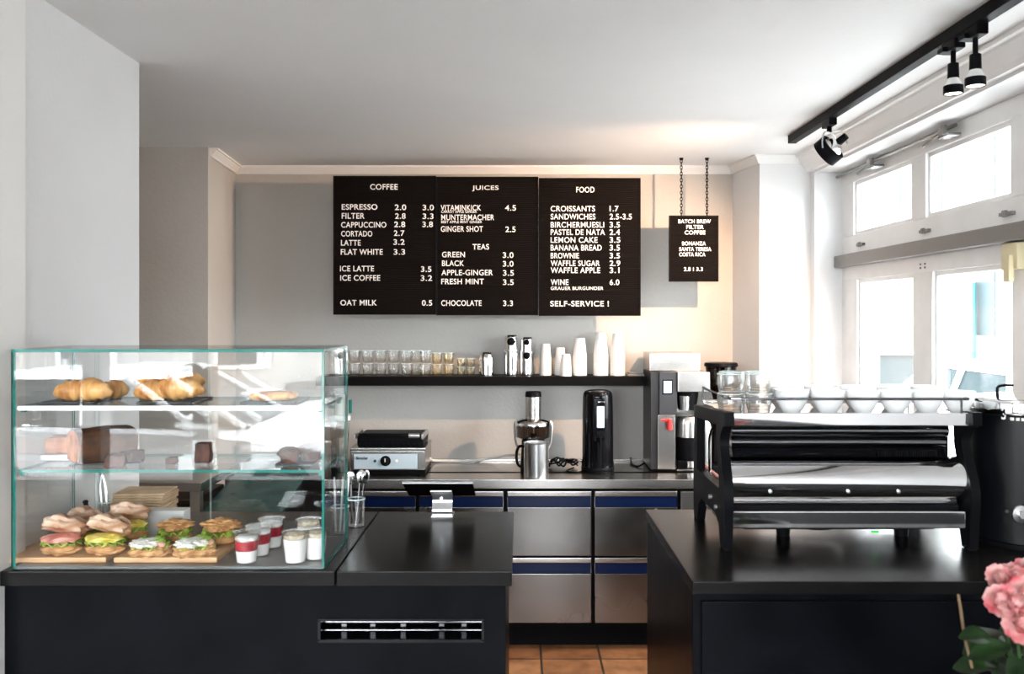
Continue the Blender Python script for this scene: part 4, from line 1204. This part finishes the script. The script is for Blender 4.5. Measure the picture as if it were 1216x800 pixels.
# ---------------------------------------------------------------- things on the wall shelf
ys = 4.77
def place_stack(mk, px, lab, grp, h, n=2, y=ys):
    for lv in range(n):
        mk((X(px, y), y, SH + .0005 + lv * (h + .0012)), (0, 0, px * 1.3), ('lower ' if lv == 0 else 'upper ') + lab, grp)
T1 = Maker(make_tumbler(.031, .066))
cl = ['clear tumbler of the stack at the left shelf end', 'clear tumbler of the second stack from the left shelf end', 'clear tumbler of the third stack from the left shelf end', 'clear tumbler of the fourth stack from the left shelf end',
      'clear tumbler of the fifth stack from the left shelf end', 'clear tumbler of the sixth stack from the left shelf end', 'clear tumbler of the seventh stack from the left shelf end', 'clear tumbler of the eighth stack, next to the amber glasses']
for px, l_ in zip((397, 421, 437, 452, 467.5, 483, 494.5, 505.5), cl):
    y = 4.80 if px in (494.5,) else (4.735 if px in (483, 505.5) else 4.76)
    place_stack(T1, px, l_, 'stacked clear tumblers on the wall shelf', .066, 2, y)
T2 = Maker(make_tumbler(.029, .060, 'amber', 'amber'))
for px, l_ in zip((519, 533), ('amber tinted glass of the stack next to the clear tumblers', 'amber tinted glass of the stack next to the small glasses')):
    place_stack(T2, px, l_, 'stacked amber glasses on the wall shelf', .060)
T3 = Maker(make_tumbler(.023, .044, 'amber', 'small amber'))
for px, l_ in zip((547.5, 559), ('small amber glass of the stack beside the tall amber glasses', 'small amber glass of the stack beside the steel pitcher')):
    place_stack(T3, px, l_, 'small amber glasses on the wall shelf', .044)
# steel pitcher turned over
px_ = X(577.5, ys)
t = thing('milk_pitcher', 'steel milk pitcher standing upside down on the shelf', 'pitcher', (px_, ys, SH))
b = BM(); lathe(b, [(.041, 0), (.043, .002), (.043, .05), (.042, .09), (.039, .110), (.033, .124), (.028, .128), (0, .130)], px_, ys, SH, 36); obj('body', b, 'chrome', t)
b = BM(); tube(b, curve_pts([(px_ + .005, ys + .040, SH + .02), (px_ + .006, ys + .060, SH + .03), (px_ + .006, ys + .060, SH + .085), (px_ + .005, ys + .040, SH + .10)], 6), .004, 8); obj('handle', b, 'chrome', t)
def shaker(px, label, caps, hh):
    x = X(px, ys)
    t = thing('steel_canister', label, 'canister', (x, ys, SH))
    b = BM(); lathe(b, [(0, 0), (.034, 0), (.037, .004), (.037, hh * .62), (.034, hh * .66), (.0345, hh * .95), (.030, hh), (0, hh)], x, ys, SH, 32); obj('body', b, 'chrome', t)
    b = BM(); lathe(b, [(.0375, hh * .60), (.0382, hh * .61), (.0382, hh * .645), (.0375, hh * .655)], x, ys, SH, 32); obj('collar', b, 'alu', t)
    for dz, r in caps:
        b = BM(); blob(b, x, ys - .034, SH + dz, r, .010, r, 0, sub=3); obj('knob', b, 'blkp', t, label='round black knob')
    b = BM(); cyl(b, x + .004, ys, SH + hh - .002, SH + hh + .006, .027, .024, 28, .002); obj('lid', b, 'smoke', t)
shaker(607, 'taller steel canister with a round black knob at its top', [(.182, .022)], .212)
shaker(625.5, 'shorter steel canister with a black knob at its middle', [(.108, .020), (.178, .016)], .200)

def make_paper_cup(r0, r1, h):
    """upside down: rim at the bottom"""
    b = BM(); lathe(b, [(r1 + .0008, 0), (r1 + .0014, .002), (r1 + .0008, .0045), (r1, .005), (r0, h), (r0 - .001, h + .0005), (r0 - .002, h - .001), (0, h - .002)], seg=32, close=False)
    return tag(obj('paper_cup', b, 'paper', None, True, 50), 'paper cup', 'paper cup')
PS = Maker(make_paper_cup(.0225, .0305, .085))
PM = Maker(make_paper_cup(.027, .0375, .105))
PL = Maker(make_paper_cup(.0275, .0395, .125))
def cup_stack(mk, px, n, y, h, lab, step=.0105):
    for k in range(n):
        mk((X(px, y), y, SH + .0003 + k * step), (0, 0, 0), 'white paper cup in ' + lab, 'white paper cups in ' + lab)
cup_stack(PS, 648, 9, 4.77, 0, 'the stack beside the steel canisters')
cup_stack(PS, 665.5, 7, 4.79, 0, 'the rear stack of the short pair')
cup_stack(PS, 672, 4, 4.715, 0, 'the lowest stack, in front of the short pair')
cup_stack(PM, 688.5, 10, 4.77, 0, 'the middle height stack beside the tall pair')
cup_stack(PL, 713.5, 11, 4.77, 0, 'the tallest stack, left of the end stack')
cup_stack(PL, 733.5, 11, 4.76, 0, 'the end stack nearest the coffee brewer', .0102)
b = BM(); box(b, X(744, 4.74), X(764, 4.74), 4.69, 4.80, SH, SH + .012, .003); box(b, X(746, 4.74), X(763, 4.74), 4.70, 4.79, SH + .0125, SH + .02, .003)
tag(obj('cup_lid_tray', b, 'greybar'), 'flat dark tray at the end of the shelf beside the brewer', 'tray')

# ---------------------------------------------------------------- contact grill
gy = 4.42
t = thing('contact_grill', 'steel contact grill with black ribbed lid on the back counter', 'grill', (X(460, gy), gy + .15, WT))
ga, gb_ = X(416, gy), X(505, gy)
zf = lambda py: ZZ(py, gy)
b = BM(); box(b, ga, gb_, gy, gy + .30, zf(558), zf(535), .004); box(b, ga - .002, gb_ + .002, gy - .004, gy + .30, zf(535.5), zf(531.5), .003); obj('body', b, 'steel', t)
b = BM(); box(b, ga, gb_, gy + .004, gy + .29, WT + .006, zf(557), .003); obj('base', b, 'blkp', t)
for x in (ga + .03, gb_ - .03):
    for y in (gy + .03, gy + .26):
        b = BM(); cyl(b, x, y, WT, WT + .008, .014, .012, 16); obj('foot', b, 'blkp', t)
b = BM(); box(b, X(420.5, gy), X(495.5, gy), gy - .003, gy + .001, zf(556.5), zf(539), .001); pn = obj('control_panel', b, 'panelblue', t)
b = BM(); kx, kz = X(458, gy), zf(547); lathe(b, [(0, 0), (.026, 0), (.026, .003), (.018, .004), (.016, .018), (.014, .020), (0, .020)], kx, gy - .003, kz, 28, m4); kn = obj('knob', b, 'blkp', pn)
b = BM(); box(b, kx - .002, kx + .002, gy - .0245, gy - .022, kz - .002, kz + .015); obj('pointer', b, 'letters', kn)
for px, c_ in ((445.5, 'panelblue'), (471, 'white')):
    b = BM(); lathe(b, [(0, 0), (.007, 0), (.007, .004), (0, .006)], X(px, gy), gy - .003, kz, 14, m4); obj('indicator', b, 'letters' if px > 460 else 'tealglass', pn)
b = BM(); text_into(b, 'Bartscher', X(423.5, gy), X(437, gy), zf(543.5), .014, gy - .0035); obj('lettering', b, 'dark', pn, False, label='small dark maker name')
b = BM(); box(b, X(423, gy), X(502, gy), gy + .02, gy + .27, zf(531), zf(518), .008)
for k in range(12): box(b, X(424.5 + k * 6.5, gy), X(427.5 + k * 6.5, gy), gy + .016, gy + .27, zf(531), zf(527), .002)
ld = obj('lid', b, 'blkm', t)
for px in (421.5, 502):
    b = BM(); box(b, X(px - 1.5, gy), X(px + 1.5, gy), gy - .02, gy + .20, zf(521), zf(515), .003); obj('lid_arm', b, 'alu', ld)
b = BM(); rod(b, (X(427, gy), gy - .015, zf(516.5)), (X(500, gy), gy - .015, zf(516.5)), .011, 14); hn = obj('handle', b, 'blkp', ld)
b = BM(); rod(b, (X(486, gy), gy - .016, zf(516.5)), (X(499, gy), gy - .016, zf(516.5)), .0118, 14); obj('handle_sleeve', b, 'alu', hn)
# white cable along the wall
b = BM(); tube(b, curve_pts([(gb_, 4.66, .90), (X(515, 4.8), 4.80, .866), (X(545, 4.84), 4.82, .859), (X(553, 4.84), 4.815, .859), (X(580, 4.8), 4.80, .875), (X(600, 4.75), 4.72, .905), (X(616, 4.7), 4.62, .925)], 8), .007, 8)
tag(obj('power_cable', b, 'cable'), 'white power cable between the grill and the juicer', 'cable')

# ---------------------------------------------------------------- clear canister half hidden behind the case
cxx, cyy = X(401, 4.5), 4.55
t = thing('clear_blender', 'clear plastic blender jug left of the grill on the back counter', 'blender', (cxx, cyy, WT))
b = BM(); lathe(b, [(.050, 0), (.052, .01), (.045, .06), (.042, .07)], cxx, cyy, WT, 28); obj('base', b, 'alu', t)
b = BM(); lathe(b, [(.040, .07), (.052, .26), (.054, .27), (.051, .27), (.038, .074)], cxx, cyy, WT, 28, close=False); obj('jug', b, 'tumbler', t)
b = BM(); lathe(b, [(.056, .265), (.056, .285), (.05, .29), (.026, .292), (.026, .375), (.030, .38), (.030, .395), (0, .398)], cxx, cyy, WT, 28); obj('lid', b, 'gedgew', t)
b = BM(); box(b, cxx + .048, cxx + .062, cyy - .01, cyy + .01, WT + .30, WT + .37, .003); box(b, cxx - .075, cxx - .02, cyy - .01, cyy + .01, WT + .325, WT + .34, .003); obj('lever', b, 'gedge', t)

# ---------------------------------------------------------------- juicer
jy = 4.47; jx = X(633.5, jy); zj = lambda py: ZZ(py, jy) - .0
t = thing('juicer', 'steel juicer with tall feed chute in the middle of the back counter', 'juicer', (jx, jy + .05, WT))
jyc = jy + .075
b = BM(); lathe(b, [(.062, .02), (.066, .025), (.062, .10), (.060, .165), (.05, .17)], jx, jyc, WT, 32); lathe(b, [(.066, 0), (.066, .022)], jx, jyc, WT, 32); obj('base', b, 'blkp', t)
b = BM(); lathe(b, [(.060, .166), (.088, .18), (.090, .235), (.085, .238)], jx, jyc, WT, 40, close=False); obj('bowl', b, 'smoke', t)
b = BM(); lathe(b, [(.086, .236), (.093, .238), (.094, .252), (.088, .262), (.06, .272), (.045, .276)], jx, jyc, WT, 40); obj('lid', b, 'chrome', t)
b = BM(); cyl(b, jx, jyc, WT + .275, zj(472), .041, .041, 32); ch = obj('feed_chute', b, 'steel', t)
b = BM(); cyl(b, jx, jyc, zj(473), zj(466), .0425, .040, 32, .004); obj('pusher', b, 'blkp', ch)
for s in (-1, 1):
    b = BM(); tube(b, curve_pts([(jx + s * .086, jyc - .01, WT + .262), (jx + s * .096, jyc - .01, WT + .24), (jx + s * .090, jyc - .01, WT + .16), (jx + s * .075, jyc - .01, WT + .12)], 5), .006, 8); obj('locking_clip', b, 'alu', t)
b = BM(); prism(b, [(jyc - .085, WT + .185), (jyc - .125, WT + .178), (jyc - .125, WT + .192), (jyc - .085, WT + .21)], jx - .016, jx + .016, 'x', .003); obj('spout', b, 'smoke', t)
kx_ = jx + .012
jjy = jy - .062
t2 = thing('juice_jug', 'steel jug with black handle standing in front of the juicer', 'jug', (kx_, jjy, WT))
b = BM(); lathe(b, [(0, .002), (.056, .002), (.058, 0), (.061, .005), (.061, .165), (.064, .172), (.0615, .172), (.058, .165), (.058, .006), (0, .006)], kx_, jjy, WT, 36); obj('body', b, 'alu', t2)
b = BM(); tube(b, curve_pts([(kx_ - .058, jjy, WT + .15), (kx_ - .085, jjy, WT + .148), (kx_ - .098, jjy, WT + .11), (kx_ - .090, jjy, WT + .06), (kx_ - .055, jjy, WT + .04)], 6), .007, 8); obj('handle', b, 'blkp', t2)
# black cord bundle between the juicer and the airpot
b = BM()
for k in range(5):
    pts = [(X(652, 4.7), 4.66, .858 + .006 * k)]
    for q in range(1, 7):
        pts.append((X(652 + q * 5.5, 4.7), 4.68 + .05 * math.sin(q * 1.7 + k * 1.1), .858 + .024 * abs(math.sin(q * 1.1 + k * .8)) + .004 * k))
    tube(b, curve_pts(pts, 5), .0045, 6)
tube(b, curve_pts([(X(680, 4.7), 4.62, .858), (X(672, 4.6), 4.53, .855), (X(686, 4.55), 4.50, .855), (X(693, 4.6), 4.57, .855)], 6), .004, 6)
tag(obj('extension_lead', b, 'blkp'), 'bundled black extension lead between the juicer and the black airpot', 'cable')

# ---------------------------------------------------------------- black airpot
ay = 4.55; ax_ = X(711.5, 4.47)
t = thing('airpot', 'tall black airpot with a level gauge on the back counter', 'airpot', (ax_, ay, WT))
b = BM(); lathe(b, [(.083, .03), (.083, .05), (.080, .06), (.079, .30), (.077, .385), (.074, .402), (.066, .414), (.045, .420), (0, .421)], ax_, ay, WT, 40); obj('body', b, 'blkg', t)
b = BM(); lathe(b, [(.082, 0), (.085, .004), (.085, .012), (.081, .014), (.085, .017), (.085, .026), (.081, .032)], ax_, ay, WT, 40); obj('base', b, 'blkp', t)
b = BM(); box(b, ax_ - .032, ax_ + .032, ay - .088, ay - .06, WT + .165, WT + .385, .010); fp = obj('front_plate', b, 'blkg', t)
b = BM(); box(b, ax_ - .013, ax_ + .026, ay - .091, ay - .085, WT + .235, WT + .345, .004); obj('level_gauge', b, 'panelblue', fp, label='pale level gauge')
b = BM(); box(b, ax_ - .016, ax_ + .024, ay - .098, ay - .086, WT + .185, WT + .222, .006); rod(b, (ax_ + .004, ay - .097, WT + .19), (ax_ + .004, ay - .097, WT + .15), .008, 12); obj('tap', b, 'blkp', fp)
b = BM(); box(b, ax_ - .01, ax_ + .028, ay - .094, ay - .086, WT + .352, WT + .372, .005); obj('latch', b, 'chromed', fp)
b = BM(); box(b, ax_ - .012, ax_ + .012, ay - .085, ay - .074, WT + .03, WT + .16, .006); obj('rib', b, 'blkp', t)

# ---------------------------------------------------------------- batch coffee brewer
fy = 4.54
BXl, BXr = X(770, fy), X(842, fy)
zb = lambda py: ZZ(py, fy)
t = thing('coffee_brewer', 'tall steel and black batch coffee brewer with lit screen beside the wall shelf', 'coffee brewer', ((BXl + BXr) / 2, fy + .12, WT))
b = BM(); box(b, X(773, fy), X(803, fy), fy + .012, fy + .29, WT + .01, zb(442), .004); obj('body', b, mat('graphite_panel', (.020, .021, .023), .4, .3), t)
b = BM(); box(b, X(783, fy), X(804, fy), fy - .004, fy + .02, zb(492), zb(441), .004); cpn = obj('control_panel', b, mat('graphite_front', (.032, .034, .039), .4, .2), t)
b = BM(); box(b, X(786.5, fy), X(798.5, fy), fy - .008, fy - .003, zb(468), zb(450.5), .001); obj('screen_frame', b, 'blkg', cpn)
b = BM(); box(b, X(787.7, fy), X(797.3, fy), fy - .009, fy - .0075, zb(466.5), zb(452), .0002); obj('screen', b, 'screen', cpn, False, label='lit pale blue screen')
b = BM(); box(b, X(781, fy), X(801.5, fy), fy - .002, fy + .016, WT + .012, zb(492.5), .002); obj('front_panel', b, 'steel', t)
b = BM(); rod(b, (X(794.5, fy), fy - .02, zb(509.5)), (X(794.5, fy), fy - .02, zb(497)), .015, 12, .012); box(b, X(785, fy), X(797, fy), fy - .022, fy - .002, zb(500), zb(497.5), .002); obj('tap', b, 'red', t, label='red hot water tap')
b = BM(); box(b, X(804, fy), BXr, fy - .02, fy + .29, zb(465), zb(441.5), .004); obj('top_housing', b, 'steel', t)
b = BM(); box(b, X(773.2, fy), X(833.5, fy), fy + .05, fy + .29, zb(441.3), zb(420), .004); box(b, X(773.2, fy), X(833.5, fy), fy + .046, fy + .052, zb(424.8), zb(424), .0002); obj('water_tank', b, 'steel', t)
b = BM(); lathe(b, [(.046, zb(487)), (.058, zb(470)), (.060, zb(465.5))], X(818, fy), fy + .05, 0, 32); bk = obj('brew_basket', b, 'blkp', t)
b = BM(); cyl(b, X(813, fy), fy + .0, zb(487), zb(470), .024, .028, 20, .002); obj('basket_handle', b, 'alu', bk)
b = BM(); lathe(b, [(.05, WT + .012), (.072, WT + .016), (.074, WT + .24), (.060, WT + .275), (.04, WT + .28)], X(822, fy), fy + .10, 0, 36); sv = obj('server', b, 'steel', t)
b = BM(); lathe(b, [(.0745, WT + .05), (.0765, WT + .055), (.0765, WT + .165), (.0745, WT + .17)], X(822, fy), fy + .10, 0, 36); obj('server_sleeve', b, 'blkm', sv)
b = BM(); box(b, X(804, fy), BXr, fy + .0, fy + .28, WT, WT + .012, .003); box(b, X(804, fy), X(838, fy), fy + .25, fy + .29, WT, zb(465), .003); obj('base', b, 'steel', t)
b = BM(); box(b, X(806, fy), X(817, fy), fy + .01, fy + .03, WT + .015, WT + .05, .004); obj('drain_box', b, 'blkp', t)
b = BM(); tube(b, curve_pts([(X(770, fy), fy + .15, WT + .02), (X(762, fy), fy + .13, WT + .006), (X(756, fy), fy + .2, WT + .006), (X(758, fy), 4.86, WT + .02)], 6), .005, 8); obj('hose', b, 'blkp', t)

# ---------------------------------------------------------------- coffee grinder
cgx, cgy = X(863, 4.5), 4.60
t = thing('coffee_grinder', 'dark coffee grinder with black topped bean hopper, right of the brewer', 'coffee grinder', (cgx, cgy, WT))
b = BM(); box(b, cgx - .075, cgx + .075, cgy - .10, cgy + .12, WT, WT + .04, .008); box(b, cgx - .055, cgx + .055, cgy - .04, cgy + .11, WT + .04, WT + .36, .012); obj('body', b, 'blkm', t)
b = BM(); lathe(b, [(.04, WT + .36), (.045, WT + .38), (.078, WT + .50), (.080, WT + .535), (.077, WT + .535), (.04, WT + .385)], cgx, cgy + .03, 0, 28, close=False); obj('hopper', b, 'smoke', t)
b = BM(); lathe(b, [(.038, WT + .386), (.056, WT + .45), (0, WT + .455)], cgx, cgy + .03, 0, 28); obj('beans', b, 'crumb', t)
b = BM(); cyl(b, cgx, cgy + .03, WT + .535, WT + .556, .088, .085, 32, .004); obj('hopper_lid', b, 'blkp', t)
b = BM(); box(b, cgx - .03, cgx + .03, cgy - .10, cgy - .04, WT + .20, WT + .28, .008); obj('spout', b, 'chrome', t)
# bottle and red cord seen through the machine's side frame
bx_, by_ = X(836, 4.42), 4.40
t = thing('steel_bottle', 'slim steel bottle behind the side frame of the espresso machine', 'bottle', (bx_, by_, WT))
b = BM(); lathe(b, [(.030, 0), (.033, .004), (.033, .22), (.028, .26), (.014, .29), (.014, .32)], bx_, by_, WT, 28); obj('body', b, 'alu', t)
b = BM(); cyl(b, bx_, by_, WT + .318, WT + .345, .016, .012, 20, .002); obj('cap', b, 'blkp', t)
b = BM(); tube(b, curve_pts([(X(826, 4.36), 4.355, WT + .10), (X(832, 4.36), 4.35, WT + .085), (X(838, 4.36), 4.352, WT + .055), (X(846, 4.36), 4.355, WT + .03), (X(852, 4.36), 4.36, WT + .008)], 5), .009, 8)
tag(obj('red_cloth', b, mat('red_cloth', (.14, .05, .04), .8)), 'twisted red cloth beside the steel bottle, behind the espresso machine', 'cloth')

# ---------------------------------------------------------------- flowers in the foreground
fx, fy_ = 0.80, 1.36
t = thing('flowering_plant', 'pink flowering plant in a tall planter in front of the right counter', 'plant', (fx, fy_, 0))
b = BM(); lathe(b, [(0, 0), (.11, 0), (.13, .02), (.15, .86), (.155, .90), (.145, .90), (.135, .85), (0, .84)], fx, fy_, 0, 36); obj('planter', b, 'pot', t)
rnd = random.Random(5)
heads = []
spec_ = [(1183, 688, 1.33, .020), (1190, 716, 1.28, .023), (1205, 692, 1.35, .026), (1203, 722, 1.27, .024), (1217, 708, 1.28, .026), (1222, 685, 1.38, .026), (1214, 742, 1.26, .027), (1232, 720, 1.33, .028), (1236, 755, 1.33, .028)]
def petal(bm, c, m, ln, w, cup, seed):
    rows = []
    for i in range(6):
        u = i / 5
        ww = w * (math.sin(PI * (.12 + .72 * u)) ** .7)
        row = []
        for q in (-1, -.5, 0, .5, 1):
            ruf = .10 * ln * u * u * math.sin(q * 5 + seed * 2.1 + u * 2)
            p = Vector((ln * u * math.cos(cup * u), q * ww, ln * u * math.sin(cup * u) + .22 * abs(q) ** 2 * ww + ruf))
            row.append(bm.verts.new(m @ p + c))
        rows.append(row)
    fs = []
    for A_, B_ in zip(rows, rows[1:]):
        for q in range(4): fs.append(bm.faces.new((A_[q], A_[q + 1], B_[q + 1], B_[q])))
    return fs
joints = []
for k, (px, py, d, r) in enumerate(spec_):
    c = Vector((X(px, d), d, ZZ(py, d)))
    root = Vector((fx + rnd.uniform(-.03, .03), fy_ + rnd.uniform(-.03, .03), .85))
    mid = Vector(((root.x + c.x) / 2 + .01, (root.y + c.y) / 2 + .02, (root.z + c.z) / 2))
    path = curve_pts([root, mid, c], 8)
    joints += path[7:15]
    b = BM(); tube(b, path, .0022, 6); obj('stem', b, 'leafstem', t)
    face = Matrix.Rotation(rnd.uniform(-.6, .3), 3, 'Y') @ Matrix.Rotation(rnd.uniform(.5, 1.1), 3, 'X')
    b = BM()
    for layer, (n, rr, cup, ti) in enumerate(((6, 1.15, .25, .15), (6, .95, .7, .45), (5, .70, 1.0, .85), (4, .45, 1.1, 1.15))):
        for q in range(n):
            a_ = 2 * PI * q / n + layer * .5 + k
            m = face @ Matrix.Rotation(a_, 3, 'Z') @ Matrix.Rotation(-ti, 3, 'Y')
            petal(b, c, m, r * rr, r * .52 * rr, cup, k * 7 + q + layer * 3)
    bmesh.ops.solidify(b, geom=list(b.faces), thickness=.0007)
    bl = obj('blossom', b, 'petal', t, True, 60)
    b = BM(); blob(b, *(c + face @ Vector((0, 0, r * .25))), r * .22, r * .22, r * .2, .3, 3, k, sub=2); obj('heart', b, 'petaldeep', bl, label='deep pink heart')
def leaf(bm, base, d, up, ln, w):
    d = Vector(d).normalized(); s = d.cross(Vector(up)).normalized(); n = s.cross(d)
    rows = []
    for i in range(7):
        u = i / 6; ww = w * math.sin(PI * min(1, u * .94 + .04)) ** .8
        rows.append([bm.verts.new(Vector(base) + d * ln * u + s * ww * q + n * (-.25 * ln * u * u + abs(q) * ww * .35)) for q in (-1, -.5, 0, .5, 1)])
    for A_, B_ in zip(rows, rows[1:]):
        for q in range(4): bm.faces.new((A_[q], A_[q + 1], B_[q + 1], B_[q]))
for k in range(84):
    jn = joints[(k * 7) % len(joints)]
    a_ = rnd.uniform(0, 2 * PI)
    base = Vector((jn.x + rnd.uniform(-.035, .01), jn.y + rnd.uniform(-.02, .03), min(jn.z, 1.19) - rnd.uniform(.0, .09)))
    b = BM(); leaf(b, base, (math.cos(a_) - .35, math.sin(a_) - .3, rnd.uniform(-.3, .7)), (0, -.6, 1), rnd.uniform(.035, .062), rnd.uniform(.014, .024))
    bmesh.ops.solidify(b, geom=list(b.faces), thickness=.0008)
    obj('leaf', b, 'leaf', t)
b = BM(); tube(b, curve_pts([(fx - .03, fy_, .86), (X(1150, 1.33) + .01, 1.34, 1.12), (X(1138, 1.33), 1.33, ZZ(706, 1.33))], 8), .0022, 6); obj('twig', b, 'stem', t, label='pale bare twig')
